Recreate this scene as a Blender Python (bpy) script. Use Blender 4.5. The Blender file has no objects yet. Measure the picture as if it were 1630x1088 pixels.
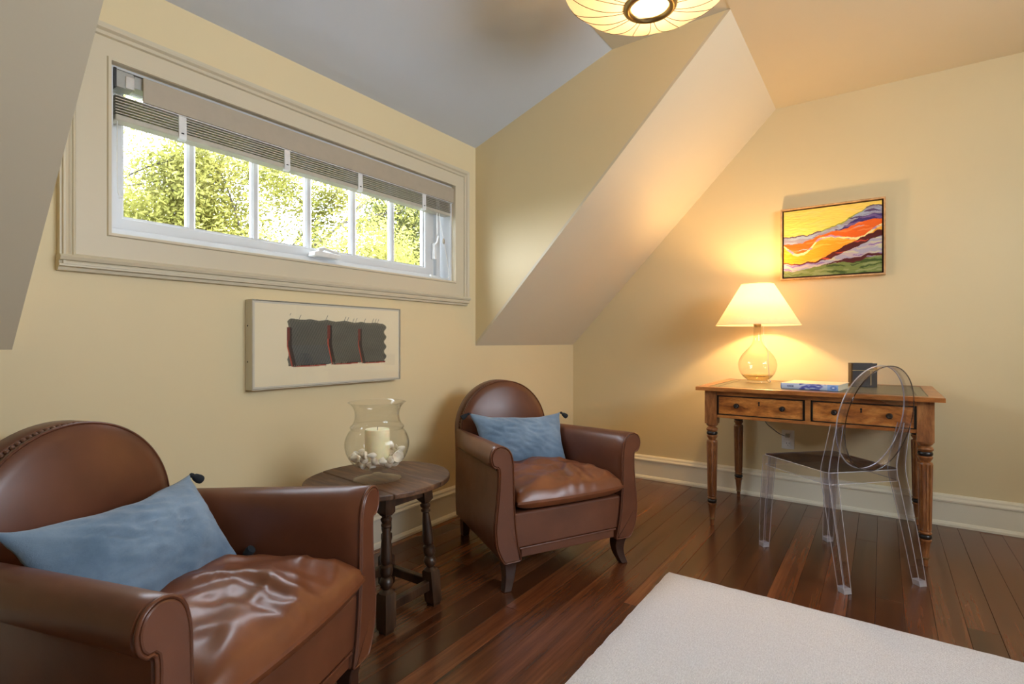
import bpy, bmesh, math, random
from mathutils import Vector, Matrix, noise

S = bpy.context.scene
COL = S.collection
random.seed(7)
R = math.radians

# ------------------------------------------------------------------ camera
cam_d = bpy.data.cameras.new('camera')
cam = bpy.data.objects.new('camera', cam_d)
COL.objects.link(cam)
cam_d.sensor_width = 36.0
cam_d.lens = 835.0 / 1630.0 * 36.0
cam_d.clip_start = 0.02
cam.location = (0, 0, 1.0)
cam.rotation_euler = (R(90), 0, R(35.2 - 90))
S.camera = cam

# ------------------------------------------------------------------ world / sun / exposure
world = bpy.data.worlds.new('world')
S.world = world
world.use_nodes = True
wn = world.node_tree.nodes
wn['Background'].inputs[0].default_value = (0.78, 0.86, 1.0, 1)
wn['Background'].inputs[1].default_value = 17.0

sun_d = bpy.data.lights.new('sun', 'SUN')
sun_d.energy = 22.0
sun_d.angle = R(0.6)
sun_d.color = (1.0, 0.93, 0.80)
sun = bpy.data.objects.new('sun', sun_d)
COL.objects.link(sun)
sun.rotation_euler = Vector((-0.62, 0.30, -0.72)).to_track_quat('-Z', 'Y').to_euler()

def portal(name, loc, direction, sx, sy):
    d = bpy.data.lights.new(name, 'AREA')
    d.shape = 'RECTANGLE'; d.size = sx; d.size_y = sy
    d.cycles.is_portal = True
    o = bpy.data.objects.new(name, d)
    COL.objects.link(o)
    o.location = loc
    o.rotation_euler = Vector(direction).to_track_quat('-Z', 'Z').to_euler()
    return o

S.view_settings.view_transform = 'Standard'
S.view_settings.look = 'None'
S.view_settings.gamma = 1.0
S.view_settings.use_curve_mapping = False
S.view_settings.exposure = 0.2

S.cycles.transparent_max_bounces = 24
LAMP_W = 19.5
PENDANT_W = 6.0

# ------------------------------------------------------------------ room dimensions
YW = 2.025      # window wall
XR = 3.72       # right wall
XL = -2.2
YB = -1.9
ZC = 2.49       # flat ceiling
KN = 0.978      # knee height
YS = 0.555      # slope meets ceiling
XC0, XC1 = 0.40, 2.485   # dormer cheeks
portal('window_portal', ((.66 + 2.2) / 2, 2.16, 1.6), (0, -1, 0), 1.6, .52)
portal('added_rear_window_portal', (1.4, YB - .12, 1.8), (0, 1, 0), 1.8, 1.0)

# ------------------------------------------------------------------ materials
def lin(c):
    return tuple(((v / 255.0) / 12.92 if v / 255.0 <= .04045 else ((v / 255.0 + .055) / 1.055) ** 2.4) for v in c) + (1,)

class NT:
    def __init__(self, name):
        self.m = bpy.data.materials.new(name)
        self.m.use_nodes = True
        self.t = self.m.node_tree
        self.n = self.t.nodes
        self.b = self.n['Principled BSDF']
        self.out = self.n['Material Output']
    def add(self, typ, **kw):
        x = self.n.new(typ)
        for k, v in kw.items():
            if k.startswith('_'):
                setattr(x, k[1:], v)
        return x
    def link(self, a, b):
        self.t.links.new(a, b)
    def coords(self, scale=(1, 1, 1), kind='Object', rand=False):
        tc = self.n.new('ShaderNodeTexCoord')
        mp = self.n.new('ShaderNodeMapping')
        mp.inputs['Scale'].default_value = scale
        if rand:
            oi = self.n.new('ShaderNodeObjectInfo')
            mul = self.n.new('ShaderNodeMath'); mul.operation = 'MULTIPLY'; mul.inputs[1].default_value = 37.0
            self.link(oi.outputs['Random'], mul.inputs[0])
            add = self.n.new('ShaderNodeVectorMath'); add.operation = 'ADD'
            self.link(tc.outputs[kind], add.inputs[0]); self.link(mul.outputs[0], add.inputs[1])
            self.link(add.outputs[0], mp.inputs['Vector'])
        else:
            self.link(tc.outputs[kind], mp.inputs['Vector'])
        return mp.outputs[0]
    def noise(self, vec, scale, detail=4, rough=.55, dist=0):
        x = self.n.new('ShaderNodeTexNoise')
        x.inputs['Scale'].default_value = scale
        x.inputs['Detail'].default_value = detail
        x.inputs['Roughness'].default_value = rough
        x.inputs['Distortion'].default_value = dist
        if vec is not None: self.link(vec, x.inputs['Vector'])
        return x.outputs['Fac']
    def ramp(self, fac, stops):
        x = self.n.new('ShaderNodeValToRGB')
        e = x.color_ramp.elements
        e[0].position, e[0].color = stops[0]
        e[1].position, e[1].color = stops[-1]
        for p, c in stops[1:-1]:
            k = e.new(p); k.color = c
        self.link(fac, x.inputs[0])
        return x.outputs[0]
    def mix(self, fac, a, b, mode='MIX'):
        x = self.n.new('ShaderNodeMix'); x.data_type = 'RGBA'; x.blend_type = mode
        for s, v in ((x.inputs[0], fac), (x.inputs[6], a), (x.inputs[7], b)):
            if hasattr(v, 'links') or hasattr(v, 'is_linked'): self.link(v, s)
            else: s.default_value = v
        return x.outputs[2]
    def bump(self, h, strength=.2, dist=.01):
        x = self.n.new('ShaderNodeBump')
        x.inputs['Strength'].default_value = strength
        x.inputs['Distance'].default_value = dist
        self.link(h, x.inputs['Height'])
        self.link(x.outputs[0], self.b.inputs['Normal'])
    def base(self, v):
        if hasattr(v, 'is_linked'): self.link(v, self.b.inputs['Base Color'])
        else: self.b.inputs['Base Color'].default_value = v
    def set(self, **kw):
        for k, v in kw.items():
            self.b.inputs[k.replace('_', ' ')].default_value = v

def plain(name, col, rough=.5, metal=0, spec=.5, noise_amt=.06, nscale=30, bump=0.0):
    t = NT(name)
    v = t.coords()
    f = t.noise(v, nscale)
    a = tuple(max(0, c * (1 - noise_amt)) for c in col[:3]) + (1,)
    b = tuple(min(1, c * (1 + noise_amt)) for c in col[:3]) + (1,)
    t.base(t.ramp(f, [(.3, a), (.7, b)]))
    t.set(Roughness=rough, Metallic=metal)
    t.b.inputs['Specular IOR Level'].default_value = spec
    if bump: t.bump(f, bump, .003)
    return t.m

M = {}
def paint(name, col, rough=.55):
    t = NT(name)
    v = t.coords()
    f = t.noise(v, 2.2, 3)
    a = tuple(c * .975 for c in col[:3]) + (1,)
    t.base(t.ramp(f, [(.3, a), (.7, col)]))
    t.set(Roughness=rough)
    t.b.inputs['Specular IOR Level'].default_value = .3
    t.bump(t.noise(v, 240, 2), .05, .002)
    return t.m

M['wall'] = paint('cream_wall_paint', (.78, .645, .385, 1), .5)
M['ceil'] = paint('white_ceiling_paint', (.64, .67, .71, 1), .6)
M['slope'] = paint('slope_ceiling_paint', (.71, .62, .455, 1), .55)
M['trim'] = paint('cream_trim_paint', (.83, .775, .62, 1), .35)
M['casing'] = paint('cream_trim_shaded', (.66, .58, .42, 1), .4)  # darker copy of the cream trim, backlit shade put into the colour
M['sash'] = paint('white_sash_paint', (.66, .67, .67, 1), .3)
M['gap'] = plain('dark_floor_gap', (.012, .007, .004, 1), .8)

def wood(name, dark, mid, light, scale=(3, 40, 40), rough=.35, ring=9, rand=True, bump=.08, randamt=.35, detail=6, coat=0, dist=.6):
    t = NT(name)
    v = t.coords(scale, rand=rand)
    f1 = t.noise(v, 1.0, detail, .6, dist)
    v2 = t.coords(tuple(s * 3.2 for s in scale), rand=rand)
    f2 = t.noise(v2, 1.6, 5, .65)
    c = t.ramp(f1, [(.28, dark), (.5, mid), (.74, light)])
    c2 = t.ramp(f2, [(.3, (.55, .5, .48, 1)), (.62, (1.08, 1.06, 1.04, 1))])
    c = t.mix(.75, c, c2, 'MULTIPLY')
    if rand:
        oi = t.add('ShaderNodeObjectInfo')
        g = t.ramp(oi.outputs['Random'], [(0, (1 - randamt,) * 3 + (1,)), (.5, (1, .98, .95, 1)), (1, (1 + randamt, 1 + randamt * .82, 1 + randamt * .6, 1))])
        c = t.mix(1.0, c, g, 'MULTIPLY')
    t.base(c)
    t.set(Roughness=rough)
    t.b.inputs['Coat Weight'].default_value = coat
    t.b.inputs['Coat Roughness'].default_value = .2
    t.bump(f2, bump, .002)
    return t.m

M['floor'] = wood('heart_pine_floor', (.070, .022, .0090, 1), (.135, .043, .0155, 1), (.21, .072, .025, 1), (.8, 17, 17), .26, randamt=.42, bump=.04, detail=3, dist=.1, coat=.25)
M['table'] = wood('dark_oak', (.040, .016, .007, 1), (.115, .050, .020, 1), (.24, .115, .048, 1), (30, 4, 30), .5, randamt=.2)
M['tleg'] = wood('dark_oak_turned', (.018, .008, .004, 1), (.045, .020, .009, 1), (.095, .045, .021, 1), (26, 26, 4), .36, randamt=.15)
M['desk'] = wood('satinwood', (.17, .050, .011, 1), (.40, .14, .030, 1), (.62, .27, .07, 1), (22, 3.2, 14), .30, randamt=.10, coat=.3)
M['drawer'] = wood('flame_satinwood', (.22, .060, .012, 1), (.58, .205, .040, 1), (.85, .40, .10, 1), (8, 7, 20), .28, randamt=.12, coat=.3)
M['deskleg'] = wood('satinwood_leg', (.12, .042, .012, 1), (.27, .10, .030, 1), (.44, .20, .07, 1), (20, 20, 5), .30, randamt=.12, coat=.3)
M['ebony'] = plain('ebonised_wood', (.012, .008, .006, 1), .3)
M['frame'] = wood('pale_wood_frame', (.45, .26, .12, 1), (.62, .38, .18, 1), (.72, .48, .26, 1), (6, 6, 6), .45, randamt=.05)

def leather(name, a, b, rough):
    t = NT(name)
    v = t.coords()
    f = t.noise(v, 5, 3)
    t.base(t.ramp(f, [(.3, a), (.72, b)]))
    vo = t.add('ShaderNodeTexVoronoi'); vo.inputs['Scale'].default_value = 380
    t.link(v, vo.inputs['Vector'])
    t.bump(vo.outputs['Distance'], .05, .001)
    rr = t.add('ShaderNodeMapRange'); rr.inputs[3].default_value = rough - .05; rr.inputs[4].default_value = rough + .08
    t.link(t.noise(v, 14, 3), rr.inputs[0]); t.link(rr.outputs[0], t.b.inputs['Roughness'])
    t.b.inputs['Specular IOR Level'].default_value = .5
    return t.m
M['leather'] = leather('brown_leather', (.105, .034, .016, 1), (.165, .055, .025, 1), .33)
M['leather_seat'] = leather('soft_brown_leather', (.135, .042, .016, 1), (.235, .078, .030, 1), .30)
M['stud'] = leather('leather_stud', (.12, .05, .026, 1), (.19, .08, .042, 1), .4)
M['chairleg'] = plain('dark_walnut_leg', (.045, .019, .012, 1), .35, nscale=60)

def fabric(name, a, b, scale=260):
    t = NT(name)
    v = t.coords()
    f = t.noise(v, 9, 5)
    w1 = t.add('ShaderNodeTexWave'); w1.inputs['Scale'].default_value = scale; w1.inputs['Distortion'].default_value = 2
    w2 = t.add('ShaderNodeTexWave'); w2.inputs['Scale'].default_value = scale; w2.inputs['Distortion'].default_value = 2; w2.bands_direction = 'Z'
    t.link(v, w1.inputs[0]); t.link(v, w2.inputs[0])
    mx = t.add('ShaderNodeMath', _operation='MULTIPLY'); t.link(w1.outputs['Fac'], mx.inputs[0]); t.link(w2.outputs['Fac'], mx.inputs[1])
    c = t.ramp(f, [(.3, a), (.7, b)])
    c = t.mix(.35, c, t.ramp(mx.outputs[0], [(0, (.6, .62, .66, 1)), (1, (1.25, 1.25, 1.25, 1))]), 'MULTIPLY')
    t.base(c); t.set(Roughness=.85)
    t.b.inputs['Sheen Weight'].default_value = .25
    cre = t.noise(t.coords((1, 1, 1.6)), 34, 8, .72, .6)
    t.bump(cre, .5, .004)
    return t.m
M['linen'] = fabric('blue_linen', (.10, .17, .26, 1), (.24, .34, .46, 1))
M['tassel'] = plain('black_thread', (.012, .015, .02, 1), .9, nscale=200)

def rugmat():
    t = NT('ivory_rug')
    v = t.coords()
    w = t.add('ShaderNodeTexWave'); w.inputs['Scale'].default_value = 55; w.inputs['Distortion'].default_value = 3.5; w.inputs['Detail'].default_value = 3; w.inputs['Detail Scale'].default_value = 3
    w.bands_direction = 'X'
    t.link(v, w.inputs[0])
    n = t.noise(t.coords((1, 3, 1)), 90, 5)
    c = t.ramp(n, [(.3, (.74, .72, .75, 1)), (.7, (.93, .92, .95, 1))])
    c = t.mix(.5, c, t.ramp(w.outputs['Fac'], [(0, (.80, .79, .78, 1)), (1, (1.06, 1.06, 1.06, 1))]), 'MULTIPLY')
    t.base(c); t.set(Roughness=.95)
    ad = t.add('ShaderNodeMath', _operation='ADD'); t.link(w.outputs['Fac'], ad.inputs[0]); t.link(n, ad.inputs[1])
    t.bump(ad.outputs[0], .6, .006)
    return t.m
M['rug'] = rugmat()

def thin_glass(name, tint=(1, 1, 1, 1), ior=1.45, rough=0.0, edge=None):
    t = NT(name)
    t.n.remove(t.b)
    tr = t.add('ShaderNodeBsdfTransparent'); tr.inputs[0].default_value = tint
    gl = t.add('ShaderNodeBsdfGlossy'); gl.inputs['Roughness'].default_value = rough
    fr = t.add('ShaderNodeFresnel')
    ge = t.add('ShaderNodeNewGeometry'); mr = t.add('ShaderNodeMapRange')   # same reflectance on both faces of the thin sheet
    mr.inputs[3].default_value = ior; mr.inputs[4].default_value = 1.0 / ior
    t.link(ge.outputs['Backfacing'], mr.inputs[0]); t.link(mr.outputs[0], fr.inputs['IOR'])
    mx = t.add('ShaderNodeMixShader')
    t.link(fr.outputs[0], mx.inputs[0]); t.link(tr.outputs[0], mx.inputs[1]); t.link(gl.outputs[0], mx.inputs[2])
    t.link(mx.outputs[0], t.out.inputs[0])
    return t.m
M['footglass'] = thin_glass('thin_foot_glass', (.975, .975, .97, 1), 1.13)
M['lampglass'] = thin_glass('lamp_glass', (.965, .955, .93, 1), 1.42)
M['thickglass'] = thin_glass('thick_glass_base', (.84, .77, .60, 1), 1.3)  # amber tint stands in for light refracted by the thick base
M['pane'] = thin_glass('window_glass', (.98, .99, .98, 1))
M['glass'] = thin_glass('clear_glass', (.972, .972, .965, 1), 1.27)
M['poly'] = thin_glass('clear_polycarbonate', (.915, .91, .935, 1), 1.5, .02)
def edge_highlight():  # whitish colour paints the highlights along the clear plastic edges
    t = NT('plastic_edge_highlight'); t.n.remove(t.b)
    tr = t.add('ShaderNodeBsdfTransparent'); gl = t.add('ShaderNodeBsdfGlossy'); gl.inputs['Roughness'].default_value = .25
    df = t.add('ShaderNodeBsdfDiffuse'); df.inputs[0].default_value = (.85, .85, .92, 1)
    a = t.add('ShaderNodeMixShader'); a.inputs[0].default_value = .5
    t.link(gl.outputs[0], a.inputs[1]); t.link(df.outputs[0], a.inputs[2])
    b = t.add('ShaderNodeMixShader'); b.inputs[0].default_value = .6
    t.link(tr.outputs[0], b.inputs[1]); t.link(a.outputs[0], b.inputs[2]); t.link(b.outputs[0], t.out.inputs[0])
    return t.m
M['polyedge'] = edge_highlight()
M['polyseat'] = thin_glass('smoky_polycarbonate', (.60, .58, .61, 1), 1.5, .02)
M['plexi'] = thin_glass('acrylic_box', (.985, .985, .98, 1), 1.45)

def translucent(name, col, mixf=.55):
    t = NT(name)
    t.n.remove(t.b)
    v = t.coords()
    f = t.noise(v, 60, 3)
    c = t.ramp(f, [(.3, tuple(x * .96 for x in col[:3]) + (1,)), (.7, col)])
    d = t.add('ShaderNodeBsdfDiffuse'); tl = t.add('ShaderNodeBsdfTranslucent')
    t.link(c, d.inputs[0]); t.link(c, tl.inputs[0])
    mx = t.add('ShaderNodeMixShader'); mx.inputs[0].default_value = mixf
    t.link(d.outputs[0], mx.inputs[1]); t.link(tl.outputs[0], mx.inputs[2])
    t.link(mx.outputs[0], t.out.inputs[0])
    return t.m
M['shade'] = translucent('lampshade_paper', (.92, .83, .67, 1), .48)
M['silk'] = translucent('pendant_silk', (.86, .76, .62, 1), .42)
M['frost'] = translucent('frosted_glass', (.95, .92, .80, 1), .75)
M['candle'] = plain('ivory_wax', (.92, .82, .52, 1), .4)
M['candle'].node_tree.nodes['Principled BSDF'].inputs['Subsurface Weight'].default_value = .3
M['brass'] = plain('aged_brass', (.42, .30, .14, 1), .3, 1)
M['wire'] = plain('bronze_wire', (.20, .14, .08, 1), .5, .5)
M['chrome'] = plain('chrome', (.75, .75, .75, 1), .15, 1)
M['plastic'] = plain('white_plastic', (.80, .80, .78, 1), .3)
M['putty'] = plain('putty_plastic', (.40, .39, .35, 1), .4)
M['blind'] = plain('beige_blind_slat', (.50, .46, .37, 1), .45)
M['valance'] = plain('beige_valance_shaded', (.44, .375, .28, 1), .5, noise_amt=.03)  # darkened so the unlit look of the valance sits in its colour
M['cord'] = plain('grey_cord', (.16, .15, .13, 1), .5)
M['cordw'] = plain('white_cord', (.75, .74, .70, 1), .5)
M['black'] = plain('black_plastic', (.01, .01, .01, 1), .4)
M['deskleather'] = plain('olive_desk_leather', (.115, .115, .072, 1), .30, nscale=90, bump=.1, noise_amt=.2)
M['gilt'] = plain('tooled_line', (.05, .04, .022, 1), .4)
M['paper'] = plain('page_block', (.62, .55, .40, 1), .8, nscale=200, noise_amt=.12)
M['darkbook'] = plain('dark_binding', (.022, .015, .011, 1), .4, noise_amt=.3)
M['goldline'] = plain('gold_line', (.42, .30, .12, 1), .4, .6)
M['artwhite'] = plain('white_acrylic_side', (.72, .67, .56, 1), .25, noise_amt=.02)
M['artback'] = plain('dark_reveal', (.05, .012, .008, 1), .6)

def vcol(name, rough=.5, bump=0):
    t = NT(name)
    a = t.add('ShaderNodeVertexColor'); a.layer_name = 'col'
    t.base(a.outputs[0]); t.set(Roughness=rough)
    if bump: t.bump(t.noise(t.coords((1, 4, 14)), 16, 5), bump, .004)
    return t.m
M['paintR'] = vcol('abstract_paint', .4, .35)
M['paintL'] = vcol('mixed_media', .6)
M['spine'] = vcol('printed_cover', .3)

def shellmat():
    t = NT('sea_shell')
    f = t.noise(t.coords(rand=True), 28, 4)
    t.base(t.ramp(f, [(.25, (.60, .36, .24, 1)), (.42, (.88, .78, .62, 1)), (.7, (.95, .91, .82, 1))]))
    t.set(Roughness=.45)
    return t.m
M['shell'] = shellmat()

def leafmat(name, a, b, tl=.45):
    t = NT(name)
    t.n.remove(t.b)
    f = t.noise(t.coords(), 1.7, 3)
    c = t.ramp(f, [(.35, a), (.65, b)])
    d = t.add('ShaderNodeBsdfDiffuse'); q = t.add('ShaderNodeBsdfTranslucent')
    t.link(c, d.inputs[0]); t.link(c, q.inputs[0])
    mx = t.add('ShaderNodeMixShader'); mx.inputs[0].default_value = tl
    t.link(d.outputs[0], mx.inputs[1]); t.link(q.outputs[0], mx.inputs[2])
    t.link(mx.outputs[0], t.out.inputs[0])
    return t.m
M['leaf'] = leafmat('spring_leaf', (.18, .185, .04, 1), (.36, .34, .10, 1))
M['leaf2'] = leafmat('conifer_leaf', (.11, .125, .045, 1), (.22, .225, .085, 1), .3)
M['leaf3'] = leafmat('dark_leaf', (.05, .08, .022, 1), (.10, .13, .035, 1), .3)
M['bark'] = plain('grey_bark', (.06, .05, .045, 1), .9, noise_amt=.3)
M['lawn'] = plain('lawn_grass', (.03, .04, .012, 1), .9, noise_amt=.3, nscale=3)
M['roof'] = plain('roof_shingle', (.08, .075, .07, 1), .9)

# ------------------------------------------------------------------ mesh helpers
class MB:
    def __init__(self):
        self.v = []; self.f = []
    def add(self, verts, faces):
        o = len(self.v)
        self.v += [tuple(p) for p in verts]
        self.f += [tuple(i + o for i in f) for f in faces]
        return self
    def box(self, x0, x1, y0, y1, z0, z1):
        v = [(x, y, z) for x in (x0, x1) for y in (y0, y1) for z in (z0, z1)]
        f = [(0, 1, 3, 2), (4, 6, 7, 5), (0, 4, 5, 1), (2, 3, 7, 6), (0, 2, 6, 4), (1, 5, 7, 3)]
        return self.add(v, f)
    def loft(self, rings, cap=True, closed=True):
        n = len(rings[0]); v = []; f = []
        for r in rings: v += r
        for i in range(len(rings) - 1):
            for j in range(n if closed else n - 1):
                k = (j + 1) % n
                f.append((i * n + j, i * n + k, (i + 1) * n + k, (i + 1) * n + j))
        if cap:
            f.append(tuple(reversed(range(n))))
            f.append(tuple((len(rings) - 1) * n + j for j in range(n)))
        return self.add(v, f)
    def lathe(self, prof, n=24, c=(0, 0, 0), cap=True, fn=None):
        rings = []
        for r, z in prof:
            ring = []
            for j in range(n):
                a = 2 * math.pi * j / n
                rr = r if fn is None else fn(r, z, a)
                ring.append((c[0] + rr * math.cos(a), c[1] + rr * math.sin(a), c[2] + z))
            rings.append(ring)
        return self.loft(rings, cap)
    def tube(self, path, r, n=8, cap=True, closed=False):
        P = [Vector(p) for p in path]; m = len(P)
        rings = []; up = None
        for i, p in enumerate(P):
            if closed: d = P[(i + 1) % m] - P[i - 1]
            else: d = P[min(i + 1, m - 1)] - P[max(i - 1, 0)]
            d.normalize()
            if up is None:
                up = Vector((0, 0, 1)) if abs(d.z) < .9 else Vector((1, 0, 0))
            side = d.cross(up)
            if side.length < 1e-6: side = d.orthogonal()
            side.normalize(); up = side.cross(d).normalized()
            rr = r[i] if isinstance(r, (list, tuple)) else r
            rings.append([tuple(p + side * (rr * math.cos(2 * math.pi * j / n)) + up * (rr * math.sin(2 * math.pi * j / n))) for j in range(n)])
        if closed:
            rings.append(rings[0])
            return self.loft(rings, False)
        return self.loft(rings, cap)
    def prism(self, poly, axis, a, b):
        """poly in the two other axes, extruded along axis from a to b"""
        def mk(t, p):
            if axis == 'x': return (t, p[0], p[1])
            if axis == 'y': return (p[0], t, p[1])
            return (p[0], p[1], t)
        n = len(poly)
        return self.loft([[mk(a, p) for p in poly], [mk(b, p) for p in poly]], True)
    def build(self, name, mat, parent=None, smooth=None, bevel=0, seg=2, sub=0, loc=None):
        me = bpy.data.meshes.new(name)
        me.from_pydata(self.v, [], self.f)
        bm = bmesh.new(); bm.from_mesh(me)
        bmesh.ops.recalc_face_normals(bm, faces=bm.faces[:])
        bm.to_mesh(me); bm.free()
        me.materials.append(M[mat] if isinstance(mat, str) else mat)
        o = bpy.data.objects.new(name, me)
        COL.objects.link(o)
        if parent: o.parent = parent
        if loc: o.location = loc
        if smooth:
            for p in me.polygons: p.use_smooth = True
            me.set_sharp_from_angle(angle=R(smooth))
        if bevel:
            b = o.modifiers.new('bevel', 'BEVEL'); b.width = bevel; b.segments = seg; b.limit_method = 'ANGLE'; b.angle_limit = R(35)
        if sub:
            b = o.modifiers.new('sub', 'SUBSURF'); b.levels = sub; b.render_levels = sub
        return o

def empty(name, loc=(0, 0, 0), rz=0, label=None, cat=None, group=None):
    o = bpy.data.objects.new(name, None)
    o.empty_display_size = .1
    COL.objects.link(o)
    o.location = loc; o.rotation_euler = (0, 0, rz)
    tag(o, label, cat, group)
    return o
def tag(o, label=None, cat=None, group=None, kind=None):
    if label: o['label'] = label
    if cat: o['category'] = cat
    if group: o['group'] = group
    if kind: o['kind'] = kind
    return o
def struct(o, label=None):
    o['kind'] = 'structure'
    if label: o['label'] = label
    return o
def copy_tree(o, parent=None):
    c = o.copy(); COL.objects.link(c); c.parent = parent
    for ch in o.children: copy_tree(ch, c)
    return c
def crom(pts, per=6, closed=False):
    P = [Vector(p) for p in pts]; n = len(P); out = []
    for i in range(n if closed else n - 1):
        p0 = P[(i - 1) % n] if closed or i > 0 else P[0]
        p1 = P[i]; p2 = P[(i + 1) % n]
        p3 = P[(i + 2) % n] if closed or i + 2 < n else P[-1]
        for k in range(per):
            t = k / per
            out.append(.5 * ((2 * p1) + (-p0 + p2) * t + (2 * p0 - 5 * p1 + 4 * p2 - p3) * t * t + (-p0 + 3 * p1 - 3 * p2 + p3) * t ** 3))
    if not closed: out.append(P[-1])
    return out
def lerp(a, b, t): return a + (b - a) * t
def sstep(a, b, x):
    t = max(0, min(1, (x - a) / (b - a))); return t * t * (3 - 2 * t)

# ------------------------------------------------------------------ the room shell
fl = struct(MB().box(XL, XR + .1, YB, YW + .1, -.10, -.012).build('floor', 'gap'), 'dark reddish heart pine plank floor')
PW = .088
k0 = int(math.floor((YB - .02) / PW)) ; row = 0
rr = random.Random(11)
y = .0205 + PW * k0
while y < YW:
    y0, y1 = max(y, YB), min(y + PW, YW)
    if y1 - y0 > .01:
        x = XL - rr.uniform(0, 1.6)
        while x < XR:
            L = rr.uniform(1.1, 2.9)
            a, b = max(x, XL), min(x + L, XR)
            if b - a > .02:
                g = .0004
                dz = rr.uniform(-.0006, .0006)
                w, l = (y1 - y0) / 2 - g, (b - a) / 2 - g
                e = .0009
                m = MB()
                m.loft([[(-l, -w, -.02), (l, -w, -.02), (l, w, -.02), (-l, w, -.02)],
                        [(-l, -w, -e), (l, -w, -e), (l, w, -e), (-l, w, -e)],
                        [(-l + e, -w + e, 0), (l - e, -w + e, 0), (l - e, w - e, 0), (-l + e, w - e, 0)]])
                m.build('plank', 'floor', fl, loc=((a + b) / 2, (y0 + y1) / 2, dz))
            x += L
    y += PW

# window wall with the opening
WX0, WX1, WZ0, WZ1 = .63, 2.274, 1.348, 1.895
m = MB()
T = .16
m.box(XL, XR + .15, YW, YW + T, -.1, WZ0).box(XL, XR + .15, YW, YW + T, WZ1, 2.62)
m.box(XL, WX0, YW, YW + T, WZ0, WZ1).box(WX1, XR + .15, YW, YW + T, WZ0, WZ1)
struct(m.build('wall_window', 'wall'), 'cream painted dormer wall with the window')
struct(MB().box(XR, XR + .15, YB - .15, YW + T, -.1, 2.62).build('wall_right', 'wall'), 'cream painted gable wall behind the desk')
struct(MB().box(XL - .15, XL, YB - .15, YW + T, -.1, 2.62).build('wall_left', 'wall'), 'cream painted wall')
# rear wall with an added window, unseen behind the camera, for daylight
RX0, RX1, RZ0, RZ1 = .5, 2.3, 1.3, 2.3
m = MB()
m.box(XL, XR, YB - .15, YB, -.1, RZ0).box(XL, XR, YB - .15, YB, RZ1, 2.62).box(XL, RX0, YB - .15, YB, RZ0, RZ1).box(RX1, XR, YB - .15, YB, RZ0, RZ1)
struct(m.build('wall_rear', 'wall'), 'cream painted rear wall')
# slopes, cheeks, dormer ceiling and flat ceiling
sl = [(YW, KN), (YS, ZC), (YS, ZC + .02), (YW, KN + .02)]
struct(MB().prism(sl, 'x', XC1, XR).build('ceiling_slope_right', 'slope'), 'warm beige sloped ceiling right of the dormer')
struct(MB().prism(sl, 'x', XL, XC0).build('ceiling_slope_left', 'slope'), 'shaded sloped ceiling left of the dormer')
ck = [(YW, KN + .02), (YS, ZC + .02), (YS, 2.6), (YW, 2.6)]
struct(MB().prism(ck, 'x', XC1, XC1 + .02).build('wall_cheek_right', 'wall'), 'dormer cheek wall right of the window')
struct(MB().prism(ck, 'x', XC0 - .02, XC0).build('wall_cheek_left', 'wall'), 'dormer cheek wall left of the window')
dc = [(YW, 2.18), (1.125, 2.495), (1.125, 2.62), (YW, 2.62)]
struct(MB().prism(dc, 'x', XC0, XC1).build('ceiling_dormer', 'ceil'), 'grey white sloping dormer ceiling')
m = MB().box(XL, XR, YB, YS, ZC, 2.6).box(XC0, XC1, YS, 1.125, ZC + .003, 2.6)
struct(m.build('ceiling', 'slope'), 'flat beige ceiling')
struct(MB().box(XL - .5, XR + .5, YB - .7, YW + .35, 2.63, 2.75).build('roof', 'roof'), 'roof slab above the room')

# baseboards
def baseboard(name, axis, a, b, wallpos, label):
    prof = [(0, 0), (.032, 0), (.032, .012), (.026, .022), (.02, .026), (.02, .128), (.026, .131), (.027, .140), (.022, .147), (.018, .150), (.016, .160), (.008, .168), (0, .170)]
    m = MB()
    if axis == 'x': m.prism([(wallpos - d, z) for d, z in prof], 'x', a, b)
    else: m.prism([(wallpos - d, z) for d, z in prof], 'y', a, b)
    return struct(m.build(name, 'trim'), label)
baseboard('baseboard_window', 'x', XL, XR, YW, 'cream baseboard under the dormer window')
baseboard('baseboard_right', 'y', YB, YW - .03, XR, 'cream baseboard along the wall behind the desk')

# ------------------------------------------------------------------ window
tr = struct(empty('trim_1'), 'wide cream window casing with stepped outer moulding')
CX0, CX1, CZ0, CZ1 = .50, 2.385, 1.222, 2.0
m = MB()   # flat casing boards
def ringbox(m, ox0, ox1, oz0, oz1, ix0, ix1, iz0, iz1, y0, y1):
    m.loft([[(ox0, y0, oz0), (ox1, y0, oz0), (ox1, y0, oz1), (ox0, y0, oz1)],
            [(ox0, y1, oz0), (ox1, y1, oz0), (ox1, y1, oz1), (ox0, y1, oz1)],
            [(ix0, y1, iz0), (ix1, y1, iz0), (ix1, y1, iz1), (ix0, y1, iz1)],
            [(ix0, y0, iz0), (ix1, y0, iz0), (ix1, y0, iz1), (ix0, y0, iz1)],
            [(ox0, y0, oz0), (ox1, y0, oz0), (ox1, y0, oz1), (ox0, y0, oz1)]], False)
    return m
ringbox(m, CX0 + .035, CX1 - .03, CZ0 + .04, CZ1 - .03, WX0, WX1, WZ0, WZ1, YW, YW - .018)
m.build('casing_board', 'casing', tr)
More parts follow.
